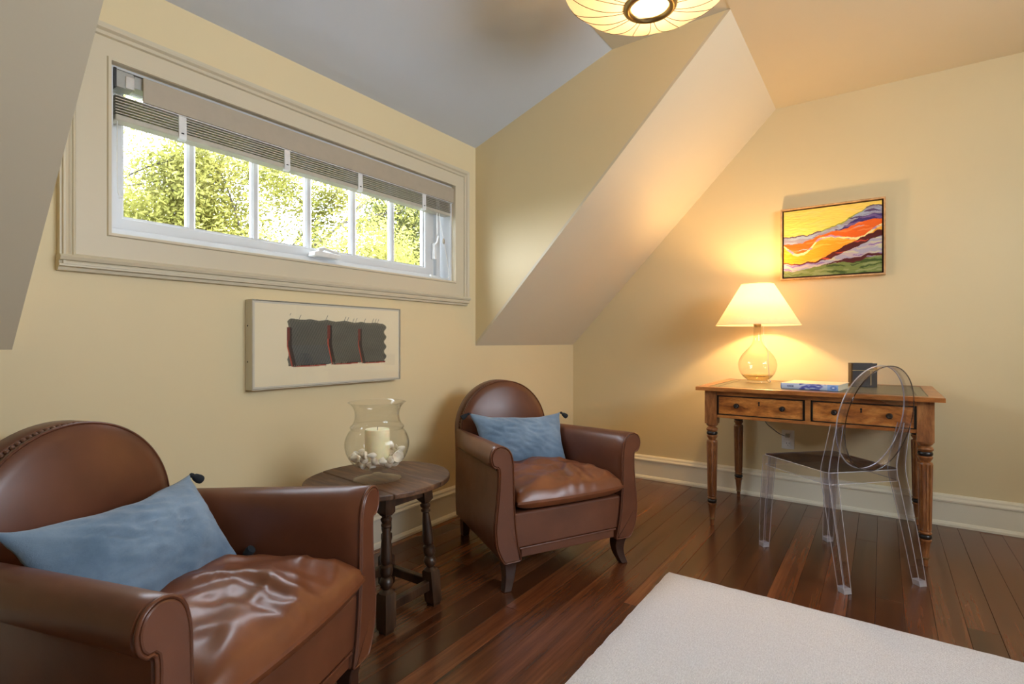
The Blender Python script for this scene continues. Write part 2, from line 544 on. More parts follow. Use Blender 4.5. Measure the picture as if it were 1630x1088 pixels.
# moulding swept around the casing (profile: offset from inner edge outward, projection)
prof = [(0, .018), (.004, .026), (.010, .028), (.012, .022), (.018, .024), (.026, .033), (.034, .036), (.040, .036), (.042, .028), (.048, .028), (.048, 0)]
def sweep_rect(m, x0, x1, z0, z1, prof, k=1.0):
    rings = []
    for d, p in prof:
        d *= k
        rings.append([(x0 - d, YW - p, z0 - d), (x1 + d, YW - p, z0 - d), (x1 + d, YW - p, z1 + d), (x0 - d, YW - p, z1 + d)])
    m.loft(rings, False)
m = MB(); sweep_rect(m, CX0 + .04, CX1 - .034, CZ0 + .046, CZ1 - .036, prof, .85)
m.build('outer_moulding', 'casing', tr)
m = MB(); sweep_rect(m, WX0 - .001, WX1 + .001, WZ0 - .001, WZ1 + .001, [(0, .0), (0, .024), (.008, .024), (.011, .018)])
m.build('inner_bead', 'casing', tr)
# stepped sill moulding along the bottom
m = MB().prism([(YW, 1.262), (YW - .040, 1.262), (YW - .046, 1.255), (YW - .042, 1.246), (YW - .030, 1.243), (YW - .028, 1.236), (YW - .034, 1.234), (YW - .034, 1.228), (YW - .022, 1.225), (YW - .020, 1.216), (YW, 1.214)], 'x', CX0 - .003, CX1 + .003)
m.build('sill_moulding', 'casing', tr)

win = struct(empty('window_1'), 'long horizontal dormer window of six panes')
m = MB()
ringbox(m, WX0, WX1, WZ0, WZ1, WX0 + .012, WX1 - .012, WZ0 + .008, WZ1 - .008, YW + .005, YW + .15)
m.build('jamb_liner', 'sash', win)
m = MB().box(2.20, 2.232, YW + .055, YW + .15, WZ0 + .008, WZ1 - .008).box(WX0 + .012, 2.232, YW + .05, YW + .15, WZ0 + .008, WZ0 + .03)
m.build('window_frame', 'sash', win, bevel=.003)
GX = [.690, .91, 1.155, 1.40, 1.645, 1.893, 2.125]
GZ0, GZ1 = 1.418, 1.855
m = MB()
ringbox(m, WX0 + .012, 2.19, 1.375, 1.888, GX[0], GX[-1], GZ0, GZ1, YW + .07, YW + .115)
m.build('sash', 'sash', win, bevel=.005)
m = MB(); ringbox(m, GX[0] - .004, GX[-1] + .004, GZ0 - .004, GZ1, GX[0] + .006, GX[-1] - .008, GZ0 + .008, GZ1 - .006, YW + .082, YW + .10)
m.build('glazing_bead', 'sash', win)
for x in GX[1:-1]:
    m = MB().prism([(x - .016, YW + .10), (x - .016, YW + .086), (x - .008, YW + .078), (x + .008, YW + .078), (x + .016, YW + .086), (x + .016, YW + .10)], 'z', GZ0, GZ1)
    m.build('muntin', 'sash', win)
for a, b in zip(GX[:-1], GX[1:]):
    MB().box(a + .002, b - .002, YW + .091, YW + .094, GZ0, GZ1).build('pane', 'pane', win)
# crank cover with folding handle, sash lock
m = MB().prism([(1.375, WZ0 + .03), (1.520, WZ0 + .03), (1.515, WZ0 + .050), (1.40, WZ0 + .056), (1.38, WZ0 + .05)], 'y', YW + .005, YW + .05)
cr = m.build('crank_cover', 'plastic', win, bevel=.004)
m = MB().tube([(1.40, YW + .012, WZ0 + .058), (1.43, YW + .01, WZ0 + .068), (1.46, YW + .008, WZ0 + .062), (1.50, YW + .006, WZ0 + .058)], [.009, .008, .006, .007])
m.build('crank_handle', 'plastic', cr, smooth=50)
m = MB().box(2.172, 2.19, YW + .045, YW + .07, 1.47, 1.56).tube([(2.18, YW + .05, 1.55), (2.18, YW + .03, 1.565), (2.18, YW + .02, 1.60)], .006)
m.build('sash_lock', 'plastic', win, bevel=.003)

# added rear window, placed and sized to bring in daylight from behind
w2 = struct(empty('added_window'), 'unseen window added in the rear wall for daylight')
m = MB(); ringbox(m, RX0, RX1, RZ0, RZ1, RX0 + .06, RX1 - .06, RZ0 + .06, RZ1 - .06, YB - .10, YB - .04); m.build('sash', 'sash', w2)
for i in range(1, 4):
    x = lerp(RX0, RX1, i / 4); MB().box(x - .02, x + .02, YB - .09, YB - .05, RZ0 + .06, RZ1 - .06).build('muntin', 'sash', w2)
for i in range(4):
    MB().box(lerp(RX0, RX1, i / 4) + (.06 if i == 0 else .02), lerp(RX0, RX1, (i + 1) / 4) - (.06 if i == 3 else .02), YB - .072, YB - .068, RZ0 + .06, RZ1 - .06).build('pane', 'pane', w2)

# ------------------------------------------------------------------ blind
bl = empty('window_blind', (0, YW, 1.8), 0, 'raised beige slatted blind with valance across the dormer window', 'blind')
def L(m_, name, mat, par=bl, **k):   # geometry given in world coordinates, shifted to blind root
    m_.v = [(x, y - YW, z - 1.8) for x, y, z in m_.v]
    return m_.build(name, mat, par, **k)
L(MB().box(.722, 2.285, YW - .010, YW - .002, 1.800, 1.882), 'valance', 'valance', bevel=.002)
L(MB().box(.722, 2.285, YW - .004, YW + .012, 1.797, 1.801), 'valance_lip', 'plastic')
L(MB().box(.70, 2.26, YW + .004, YW + .05, 1.842, 1.882), 'headrail', 'putty', bevel=.002)
hb = L(MB().box(.645, .70, YW + .004, YW + .052, 1.83, 1.886), 'headrail_bracket', 'putty', bevel=.003)
L(MB().box(.643, .650, YW + .000, YW + .05, 1.826, 1.888), 'bracket_plate', 'black')
L(MB().box(.675, .700, YW + .000, YW + .006, 1.832, 1.872), 'bracket_cover', 'chrome', bevel=.001)
for i in range(7):
    z = 1.800 - i * .0092
    L(MB().prism([(YW + .004, z), (YW + .029, z + .0035), (YW + .054, z), (YW + .054, z + .003), (YW + .029, z + .0065), (YW + .004, z + .003)], 'x', .648, 2.262), 'slat', 'blind')
L(MB().box(.648, 2.262, YW + .003, YW + .055, 1.722, 1.741), 'bottom_rail', 'blind', bevel=.004)
for x in (.845, 1.245, 1.62, 2.045):
    c = L(MB().prism([(YW - .001, 1.805), (YW + .004, 1.805), (YW + .003, 1.725), (YW + .012, 1.717), (YW + .012, 1.712), (YW - .002, 1.716), (YW - .004, 1.73)], 'x', x - .012, x + .014), 'hold_down_clip', 'plastic', bevel=.002)
    L(MB().lathe([(0, 0), (.005, 0), (.005, .003), (0, .003)], 10, (x, YW - .003, 1.735), False), 'clip_pin', 'black', c)
L(MB().tube(crom([(2.17, YW + .01, 1.80), (2.175, YW + .008, 1.70), (2.20, YW + .006, 1.60), (2.225, YW + .004, 1.50), (2.25, YW + .006, 1.39), (2.235, YW + .006, 1.362), (2.18, YW + .01, 1.360), (2.12, YW + .012, 1.362)]), .0022, 6), 'lift_cord', 'cordw', smooth=60)
L(MB().lathe([(.002, 0), (.007, .004), (.008, .02), (.004, .03)], 10, (2.205, YW + .005, 1.555)), 'cord_tassel', 'valance', smooth=60)
L(MB().tube([(2.155, YW + .01, 1.80), (2.16, YW + .01, 1.60)], .0018, 6), 'tilt_cord', 'cordw')
L(MB().lathe([(.003, 0), (.009, .004), (.009, .012), (.003, .016)], 10, (2.11, YW + .012, 1.357)), 'cord_cleat', 'plastic', smooth=60)
L(MB().tube(crom([(.655, YW + .01, 1.72), (.654, YW + .008, 1.56), (.656, YW + .005, 1.485), (.668, YW + .004, 1.475), (.658, YW + .006, 1.468)]), .0018, 6), 'pull_loop', 'cordw')

# ------------------------------------------------------------------ rug
RXa, RXb, RYa, RYb = -.6, 2.252, -1.7, .757
nx, ny = 90, 80
vs = []; fs = []
for i in range(nx + 1):
    for j in range(ny + 1):
        x = lerp(RXa, RXb, i / nx); y = lerp(RYa, RYb, j / ny)
        e = min(i, nx - i, j, ny - j)
        n = noise.noise(Vector((x * 9, y * 9, 0))) * .0012
        if j in (0, ny): y += noise.noise(Vector((x * 30, 3, 0))) * .004
        if i in (0, nx): x += noise.noise(Vector((y * 30, 7, 0))) * .004
        vs.append((x, y, (.003 if e == 0 else .012) + n))
for i in range(nx):
    for j in range(ny):
        a = i * (ny + 1) + j
        fs.append((a, a + ny + 1, a + ny + 2, a + 1))
edge = [i * (ny + 1) for i in range(nx + 1)] + [nx * (ny + 1) + j for j in range(1, ny + 1)] + [i * (ny + 1) + ny for i in range(nx - 1, -1, -1)] + [j for j in range(ny - 1, 0, -1)]
o = len(vs)
vs += [(vs[k][0], vs[k][1], .0008) for k in edge]
for q in range(len(edge)):
    p = (q + 1) % len(edge)
    fs.append((edge[q], edge[p], o + p, o + q))
fs.append(tuple(o + q for q in range(len(edge))))
tag(MB().add(vs, fs).build('rug', 'rug', smooth=60), 'large ivory woven rug on the dark plank floor', 'rug')

# ------------------------------------------------------------------ armchair
POST = [(.347, .497), (.345, .45), (.350, .38), (.359, .30), (.362, .25), (.355, .19), (.338, .145), (.318, .118),
        (.288, .1165), (.256, .117), (.242, .121), (.243, .135), (.253, .175), (.262, .23), (.269, .30), (.273, .40), (.275, .49), (.279, .53),
        (.291, .563), (.313, .583), (.341, .589), (.367, .577), (.380, .549), (.376, .519), (.362, .502)]
def post_outline(per=3):
    return [(p.x, p.y) for p in crom([(a, b, 0) for a, b in POST], per, True)]
def inset(poly, d):
    out = []; n = len(poly)
    ar = sum(poly[i][0] * poly[(i + 1) % n][1] - poly[(i + 1) % n][0] * poly[i][1] for i in range(n))
    sg = 1 if ar > 0 else -1
    for i in range(n):
        a, b = Vector(poly[i - 1]), Vector(poly[(i + 1) % n])
        t = (b - a).normalized()
        out.append((poly[i][0] - t.y * d * sg, poly[i][1] + t.x * d * sg))
    return out

def make_armchair():
    root = empty('armchair')
    OUT = post_outline()
    for s in (-1, 1):
        rings = []
        ins = inset(OUT, .006)
        N = 14
        def sec(pts, t):
            res = []
            for x, z in pts:
                lo = 1 - sstep(.42, .52, z)
                tgt = .345 if x > .32 else x
                xx = lerp(x, tgt, t * lo * .9) - .088 * t * (1 - .12 * t)
                if z > .42 and x > .335: xx -= (x - .335) * .85 * sstep(.55, 1, t)
                zz = z - .030 * t * sstep(.35, .5, z)
                res.append((s * xx, zz))
            return res
        rings.append([(x, -.001, z) for x, z in sec(ins, 0)])
        rings.append([(x, .008, z) for x, z in sec(OUT, 0)])
        for i in range(1, N + 1):
            t = i / N
            rings.append([(x, .008 + .632 * t, z) for x, z in sec(OUT, t)])
        MB().loft(rings).build('arm', 'leather', root, smooth=40)
        # padded front panel and its piping
        p1 = inset(OUT, .006); p2 = inset(OUT, .0075); p3 = inset(OUT, .010)
        pan = MB().loft([[(s * x, .004, z) for x, z in p1], [(s * x, -.004, z) for x, z in p2], [(s * x, -.006, z) for x, z in p3]])
        fp = pan.build('arm_front_panel', 'leather', root, smooth=24)
        n = len(OUT)
        pp = inset(OUT, .003)
        path = [(s * x, -.001, z) for x, z in pp]
        MB().tube(path, .0042, 6, closed=True).build('piping', 'leather', fp, smooth=60)
        # seam under the roll on the outer side
        path = []
        for i in range(N + 1):
            t = i / N
            x, z = sec([(.347, .497)], t)[0]
            path.append((x + s * .0005, .008 + .632 * t, z - .002))
        MB().tube(path, .0035, 6).build('roll_seam', 'chairleg', root, smooth=60)
    # seat base, bottom rail, rear
    def trap(y): return lerp(.274, .195, max(0, y) / .62)
    rings = []
    for y in (.006, .012, .03, .2, .4, .62):
        h = trap(y); a, b = (.166, .310) if y > .007 else (.170, .305)
        rings.append([(-h, y, a), (h, y, a), (h, y, b), (-h, y, b)])
    MB().loft(rings).build('seat_base', 'leather', root, bevel=.004)
    MB().box(-.236, .236, .008, .05, .128, .162).build('bottom_rail', 'leather', root, bevel=.003)
    MB().tube([(-.244, .006, .164), (.244, .006, .164)], .004, 6).build('rail_piping', 'leather', root, smooth=60)
    # cushion: soft trapezoid with crown and folds
    NU, NV = 64, 56
    def cush(top):
        g = []
        for i in range(NU + 1):
            row = []
            for j in range(NV + 1):
                u = -1 + 2 * i / NU; v = j / NV
                y0 = lerp(-.022, .56, v)
                h = lerp(.268, .200, v)
                # gently rounded front outline
                y = y0 - .018 * (1 - u * u) * (1 - v)
                e = max(0, 1 - abs(u) ** 8) ** .42 * max(0, 1 - abs(2 * v - 1) ** 9) ** .42
                x = u * h
                if top:
                    z = .362 + e * (.058 + .030 * (1 - u * u) * (1 - (2 * v - 1) ** 2) - .012 * v)
                    P = Vector((x, y, 0))
                    # long folds running back to front and fanning at the front corners
                    q = noise.noise(Vector((x * 8 + 2.3 * noise.noise(P * 5), y * 3.0, 1.7)))
                    q2 = 1 - abs(noise.noise(Vector((x * 8 + y * 5, y * 6 - x * 3, 4.2)))) * 2.2
                    q3 = 1 - abs(noise.noise(Vector((x * 6 - y * 9, y * 4 + x * 4, 9.1)))) * 2.4
                    q4 = 1 - abs(math.sin(math.atan2(x + .02, y + .28) * 7 + 2.5 * noise.noise(P * 6))) * 1.6
                    z += e * (.016 * q + .008 * max(0, q2) + .007 * max(0, q3) + .005 * max(0, q4) * sstep(.0, .5, v) * sstep(1.0, .5, v) - .006)
                    if v > .4: z -= .02 * (v - .4)
                else:
                    z = .352 - e * .036
                row.append((x, y, z))
            g.append(row)
        return g
    m = MB()
    for top in (True, False):
        g = cush(top); vv = [p for r_ in g for p in r_]; ff = []
        for i in range(NU):
            for j in range(NV):
                a = i * (NV + 1) + j
                ff.append((a, a + NV + 1, a + NV + 2, a + 1))
        m.add(vv, ff)
    # side band
    def rim(g):
        return [g[i][0] for i in range(NU + 1)] + [g[NU][j] for j in range(1, NV + 1)] + [g[i][NV] for i in range(NU - 1, -1, -1)] + [g[0][j] for j in range(NV - 1, 0, -1)]
    ra, rb = rim(cush(True)), rim(cush(False))
    m.loft([ra, rb], False)
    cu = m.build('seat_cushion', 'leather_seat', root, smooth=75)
    # welt of the cushion front
    # back: arched rear slab, stud row, domed front panel
    RB, ZA = .252, .545
    def arch(r, z0, n=40):
        pts = [(-r, z0)]
        pts += [(-r, lerp(z0, ZA, k / 4)) for k in range(1, 4)]
        pts += [(r * math.cos(math.pi - math.pi * k / n), ZA + r * math.sin(math.pi * k / n)) for k in range(n + 1)]
        pts += [(r, lerp(ZA, z0, k / 4)) for k in range(1, 4)]
        pts += [(r, z0)]
        return pts
    def lean(z): return .075 * max(0, z - .2)
    def ringy(pts, y): return [(x, y + lean(z), z) for x, z in pts]
    A = arch(RB, .118)
    MB().loft([ringy(arch(RB - .010, .120), .618), ringy(arch(RB - .002, .118), .622), ringy(A, .63), ringy(A, .668), ringy(arch(RB - .004, .119), .676), ringy(arch(RB - .014, .122), .681)]).build('back_shell', 'leather', root, smooth=40)
    rings = [ringy(arch(RB - .012, .22), .612), ringy(arch(RB - .004, .22), .604), ringy(arch(RB - .003, .22), .594), ringy(arch(RB - .008, .22), .586)]
    for k in range(1, 8):
        t = k / 8
        rings.append(ringy(arch((RB - .008) * (1 - t), lerp(.22, .44, t)), .586 - .034 * (1 - (1 - t) ** 2.2)))
    MB().loft(rings).build('backrest', 'leather', root, smooth=60)
    MB().tube([(x, .590 + lean(z), z) for x, z in arch(RB - .004, .5)], .004, 6).build('back_piping', 'leather', root, smooth=60)
    # leather covered studs around the arch
    sm = MB().lathe([(.0002, -.004), (.0058, -.002), (.0058, .001), (.0042, .0035), (.0002, .0048)], 10)
    st = None
    n = 58
    for k in range(n + 1):
        a = math.pi * k / n
        z = ZA + (RB - .006) * math.sin(a); x = (RB - .006) * math.cos(a)
        if st is None:
            st = sm.build('stud', 'stud', root, smooth=60); oo = st
        else:
            oo = st.copy(); COL.objects.link(oo); oo.parent = root
        oo.location = (x, .614 + lean(z), z)
        oo.rotation_euler = (0, math.pi / 2 - a, 0)
    # legs
    for s in (-1, 1):
        rings = []
        for k in range(9):
            t = k / 8; z = .124 * (1 - t)
            w = lerp(.030, .0165, t ** .8); d = lerp(.028, .016, t ** .8)
            cx = s * (.287 - .010 * math.sin(t * math.pi) + .012 * t * t); cy = .034 - .012 * t * t + .008 * math.sin(math.pi * t)
            rings.append([(cx - w, cy - d, z), (cx + w, cy - d, z), (cx + w, cy + d, z), (cx - w, cy + d, z)])
        MB().loft(rings).build('leg', 'chairleg', root, smooth=40, bevel=.003)
        rings = []
        for k in range(5):
            t = k / 4; z = .124 * (1 - t); w = lerp(.023, .017, t)
            cx = s * (.215 - .01 * t); cy = .640 + .03 * t
            rings.append([(cx - w, cy - w, z), (cx + w, cy - w, z), (cx + w, cy + w, z), (cx - w, cy + w, z)])
        MB().loft(rings).build('leg', 'chairleg', root, bevel=.002)
    return root

chA = make_armchair()
chA.location = (1.9655, 1.08, 0); chA.rotation_euler = (0, 0, R(-26.9))
tag(chA, 'brown leather armchair standing between the side table and the desk', 'armchair', 'brown leather armchairs')
chB = copy_tree(chA)
chB.location = (.678, 1.073, 0); chB.rotation_euler = (0, 0, R(21))
tag(chB, 'brown leather armchair nearest the camera, cut off by the left edge', 'armchair', 'brown leather armchairs')

# ------------------------------------------------------------------ pillows
def pillow(chair, loc, rot, w, h, th, seed, label):
    root = empty('lumbar_pillow', (0, 0, 0), 0, label, 'pillow', 'blue linen lumbar pillows')
    NU, NV = 64, 40
    def pt(u, v, s):
        # pinched sides, pointed corners
        x = u * w / 2 * (1 - .075 * (1 - v * v)); z = v * h / 2 * (1 - (.13 if v > 0 else .05) * (1 - abs(u) ** 2.4))
        e = max(0, (1 - abs(u) ** 2.6)) ** .62 * max(0, (1 - abs(v) ** 2.6)) ** .62
        x *= 1 - (.085 if u < 0 else .03) * (1 - v)
        q = noise.noise(Vector((u * 2.4 + seed, v * 2.0, s * 2.0)))
        f1 = 1 - abs(noise.noise(Vector((u * 4 + v * 3 + seed, v * 4, s * 5)))) * 2
        y = s * th / 2 * e * (1 + .14 * q) + e * .010 * max(0, f1) * s
        if e <= 0: y = 0
        x += .006 * noise.noise(Vector((seed, v * 3, 1))); z += .008 * noise.noise(Vector((u * 3, seed, 2)))
        z += .012 * (abs(u) ** 3) * v
        return (x, y, z)
    m = MB()
    for s in (-1, 1):
        vv = [pt(-1 + 2 * i / NU, -1 + 2 * j / NV, s) for i in range(NU + 1) for j in range(NV + 1)]
        ff = []
        for i in range(NU):
            for j in range(NV):
                a = i * (NV + 1) + j
                ff.append((a, a + NV + 1, a + NV + 2, a + 1))
        m.add(vv, ff)
    c = m.build('cover', 'linen', root, smooth=80)
    bm = bmesh.new(); bm.from_mesh(c.data); bmesh.ops.remove_doubles(bm, verts=bm.verts[:], dist=.0005); bmesh.ops.recalc_face_normals(bm, faces=bm.faces[:]); bm.to_mesh(c.data); bm.free()
    MBt = [(.0015, 0), (.006, .004), (.007, .010), (.005, .014), (.010, .022), (.013, .038), (.012, .046), (.004, .047)]
    rg = random.Random(seed)
    for su in (-1, 1):
        for sv in (-1, 1):
            p = pt(su, sv, 1)
            m = MB().lathe(MBt, 14, fn=lambda r, z, a: r * (1 + (.22 * math.sin(7 * a) if z > .016 else 0)))
            t = m.build('tassel', 'tassel', root, smooth=60)
            t.location = p
            d = Vector((su * .75, .25, -.4)) if sv > 0 else Vector((su * .02, -.9, .1))
            t.rotation_euler = d.to_track_quat('Z', 'Y').to_euler()
    mw = chair.matrix_basis if False else (Matrix.Translation(chair.location) @ Matrix.Rotation(chair.rotation_euler.z, 4, 'Z'))
    full = mw @ Matrix.Translation(loc) @ Matrix.Rotation(rot[2], 4, 'Z') @ Matrix.Rotation(rot[1], 4, 'Y') @ Matrix.Rotation(rot[0], 4, 'X')
    root.matrix_world = full
    root.location, root.rotation_euler = full.to_translation(), full.to_euler()
    return root
pillow(chA, (-.002, .440, .512), (R(-30), R(2), R(-8)), .495, .268, .13, 3.1, 'blue linen lumbar pillow on the armchair nearer the desk')
pillow(chB, (-.03, .40, .512), (R(-38), R(1), R(4)), .495, .262, .14, 8.4, 'blue linen lumbar pillow on the armchair at the left edge')

# ------------------------------------------------------------------ side table
ST = (1.31, 1.53, 0)
tb = empty('side_table', ST, R(-6), 'small dark oak drop-leaf side table with turned splayed legs', 'table')
A_, B_ = .272, .248
def oval(a, b, n=72): return [(a * math.cos(2 * math.pi * k / n), b * math.sin(2 * math.pi * k / n)) for k in range(n)]
def clip_oval(x0, x1, z0, z1):
    rings = []
    pts = []
    n = 30
    xa, xb = max(x0, -A_ + 1e-4), min(x1, A_ - 1e-4)
    up = [(lerp(xa, xb, k / n), B_ * math.sqrt(max(0, 1 - (lerp(xa, xb, k / n) / A_) ** 2))) for k in range(n + 1)]
    pts = up + [(x, -y) for x, y in reversed(up)]
    return pts
for x0, x1, nm in ((-.30, -.1005, 'drop_leaf'), (-.099, .099, 'table_top'), (.1005, .30, 'drop_leaf')):
    # cosine spacing on the leaf tips
    xa, xb = max(x0, -A_), min(x1, A_)
    n = 30; up = []
    for k in range(n + 1):
        t = k / n
        if x0 < -.2: t = 1 - math.cos(t * math.pi / 2)
        elif x1 > .2: t = math.sin(t * math.pi / 2)
        x = lerp(xa, xb, t); up.append((x, B_ * math.sqrt(max(0, 1 - (x / A_) ** 2))))
    pts = up + [(x, -y) for x, y in reversed(up)]
    cl = []
    for p in pts:
        if not cl or (abs(p[0] - cl[-1][0]) + abs(p[1] - cl[-1][1])) > 1e-5: cl.append(p)
    dz = .0 if nm == 'table_top' else -.0012
    MB().prism(cl, 'z', .481 + dz, .50 + dz).build(nm, 'table', tb, bevel=.004)
fx = .098
for sx in (-1, 1):
    for sy in (-1, 1):
        prof = [(.026, .135), (.020, .140), (.014, .146), (.021, .157), (.024, .168), (.020, .180), (.013, .186), (.020, .192), (.023, .205), (.022, .222), (.014, .228), (.019, .233), (.021, .245), (.0195, .28), (.016, .32), (.0125, .352), (.018, .357), (.018, .363), (.012, .368), (.019, .375), (.020, .382), (.013, .388), (.022, .398)]
        def lean_pt(x, y, z):
            k = (.48 - z) / .48
            return (x + sx * (.092 + .027 * k), y + sy * (.100 + .030 * k), z)
        m = MB()
        m.lathe(prof, 20)
        a = .0235
        m.loft([[(-a * .7, -a * .7, 0), (a * .7, -a * .7, 0), (a * .7, a * .7, 0), (-a * .7, a * .7, 0)], [(-a * .85, -a * .85, .012), (a * .85, -a * .85, .012), (a * .85, a * .85, .012), (-a * .85, a * .85, .012)], [(-a, -a, .014), (a, -a, .014), (a, a, .014), (-a, a, .014)], [(-a, -a, .128), (a, -a, .128), (a, a, .128), (-a, a, .128)], [(-a * .6, -a * .6, .140), (a * .6, -a * .6, .140), (a * .6, a * .6, .140), (-a * .6, a * .6, .140)]])
        a = .022
        m.loft([[(-a * .6, -a * .6, .392), (a * .6, -a * .6, .392), (a * .6, a * .6, .392), (-a * .6, a * .6, .392)], [(-a, -a, .404), (a, -a, .404), (a, a, .404), (-a, a, .404)], [(-a, -a, .481), (a, -a, .481), (a, a, .481), (-a, a, .481)]])
        m.v = [lean_pt(*p) for p in m.v]
        o = m.build('leg', 'tleg', tb, smooth=40); o.location = (.033, 0, 0); o.rotation_euler = (0, 0, R(7))
for s in (-1, 1):
    o = MB().box(-.085, .085, s * .108 - .009, s * .108 + .009, .418, .481).build('apron', 'tleg', tb, bevel=.002); o.location = (.033, 0, 0); o.rotation_euler = (0, 0, R(7))
    o = MB().box(s * .099 - .009, s * .099 + .009, -.09, .09, .418, .481).build('apron', 'tleg', tb, bevel=.002); o.location = (.033, 0, 0); o.rotation_euler = (0, 0, R(7))
    o = MB().box(-.10, .10, s * .122 - .012, s * .122 + .012, .062, .098).build('stretcher', 'tleg', tb, bevel=.004); o.location = (.033, 0, 0); o.rotation_euler = (0, 0, R(7))
    o = MB().box(s * .114 - .012, s * .114 + .012, -.10, .10, .062, .098).build('stretcher', 'tleg', tb, bevel=.004); o.location = (.033, 0, 0); o.rotation_euler = (0, 0, R(7))

# ------------------------------------------------------------------ hurricane vase, candle, shells
VX, VY, VZ = 1.283, 1.508, .5005
va = empty('hurricane_vase', (VX, VY, VZ), 0, 'clear glass footed hurricane vase on the oak side table', 'vase')
outer = [(.018, .020), (.0185, .030), (.030, .0345), (.060, .044), (.088, .062), (.108, .092), (.1155, .125), (.112, .150), (.102, .172), (.0935, .182), (.0965, .188), (.0955, .194), (.088, .201), (.0815, .215), (.079, .232), (.081, .250), (.088, .266), (.098, .277), (.104, .281)]
outer = [(p.x, p.y) for p in crom([(a, b, 0) for a, b in outer], 3)]
inn = [(max(.0005, r - .0025), z + (.003 if z < .05 else 0)) for r, z in outer if z > .033]
m = MB().lathe(outer + list(reversed(inn)), 56, cap=False)
m.build('bowl', 'glass', va, smooth=60)
m = MB().lathe([(.0005, .002), (.040, .004), (.080, .0012), (.084, .0005), (.0855, .002), (.083, .004), (.050, .010), (.024, .016), (.018, .020), (.0005, .0205)], 48, cap=False)
ft = m.build('foot', 'footglass', va, smooth=50)
MB().tube([(.0845 * math.cos(2 * math.pi * k / 48), .0845 * math.sin(2 * math.pi * k / 48), .0022) for k in range(48)], .0016, 6, closed=True).build('foot_rim', 'glass', ft, smooth=60)
m = MB().lathe([(.0005, 0), (.043, 0), (.0445, .002), (.0445, .118), (.042, .124), (.036, .1215), (.0005, .119)], 40, cap=False)
cn = m.build('candle', 'candle', None, smooth=50); cn.location = (VX, VY, VZ + .058)
tag(cn, 'thick ivory pillar candle inside the glass vase', 'candle')
MB().tube([(0, 0, .119), (.001, 0, .126), (.003, .001, .131)], .0012, 6).build('wick', 'black', cn)
shell_meshes = []
for q in range(4):
    rg = random.Random(40 + q)
    if q == 0:      # whelk: stepped spiral cone with knobs
        m = MB().lathe([(.0005, -.020), (.006, -.017), (.010, -.006), (.0145, .002), (.011, .006), (.010, .008), (.0075, .012), (.007, .013), (.004, .017), (.0005, .020)], 18, cap=False, fn=lambda r, z, a: r * (1 + .18 * max(0, math.sin(6 * a + z * 120))))
    elif q == 1:    # scallop: ribbed dome
        m = MB().lathe([(.0005, .011), (.008, .010), (.014, .006), (.018, .0), (.0172, -.001), (.013, .004), (.0005, .008)], 28, cap=False, fn=lambda r, z, a: r * (1 + .06 * math.sin(14 * a)))
    elif q == 2:    # snail
        m = MB().lathe([(.0005, -.010), (.010, -.009), (.0155, -.002), (.0135, .004), (.010, .006), (.010, .008), (.006, .012), (.0005, .015)], 20, cap=False, fn=lambda r, z, a: r * (1 + .10 * math.cos(a + z * 200)))
    else:           # cone / olive
        m = MB().lathe([(.0005, -.019), (.005, -.015), (.0095, -.004), (.0105, .006), (.007, .012), (.0005, .017)], 16, cap=False)
    shell_meshes.append(m)
names = ['whelk_shell', 'scallop_shell', 'snail_shell', 'cone_shell']
protos = {}
rg = random.Random(5)
spots = []
for lay, (rad, zz, cnt) in enumerate(((.064, .064, 12), (.080, .082, 14), (.086, .104, 5))):
    for k in range(cnt):
        a = 2 * math.pi * (k + .5 * lay) / cnt + rg.uniform(-.1, .1)
        if lay == 2: a = [R(200), R(218), R(-30), R(-12), R(20)][k]
        spots.append((rad * math.cos(a), rad * math.sin(a), zz + rg.uniform(-.003, .003)))
for i, (x, y, z) in enumerate(spots):
    q = rg.choice((0, 1, 2, 2, 3, 1))
    if q not in protos:
        o = shell_meshes[q].build(names[q], 'shell', None, smooth=50); protos[q] = o
    else:
        o = protos[q].copy(); COL.objects.link(o)
    o.location = (VX + x, VY + y, VZ + z)
    o.rotation_euler = (rg.uniform(0, 6), rg.uniform(0, 6), rg.uniform(0, 6))
    sc_ = rg.uniform(.85, 1.12); o.scale = (sc_,) * 3
    ca = math.degrees(math.atan2(y, x) - math.atan2(-VY, -VX)) % 360      # 0 = towards the camera, 90 = camera's right
    side = ['in front of', 'to the front right of', 'right of', 'to the back right of', 'behind', 'to the back left of', 'left of', 'to the front left of'][int(((ca + 22.5) % 360) // 45)]
    layer = 'lowest layer' if z < .068 else 'middle layer' if z < .092 else 'top of the pile'
    tag(o, '%s shell %s the candle, %s' % (['knobbly whelk', 'ribbed pale scallop', 'round snail', 'smooth pointed cone'][q], side, layer), 'shell', 'sea shells in the glass vase')

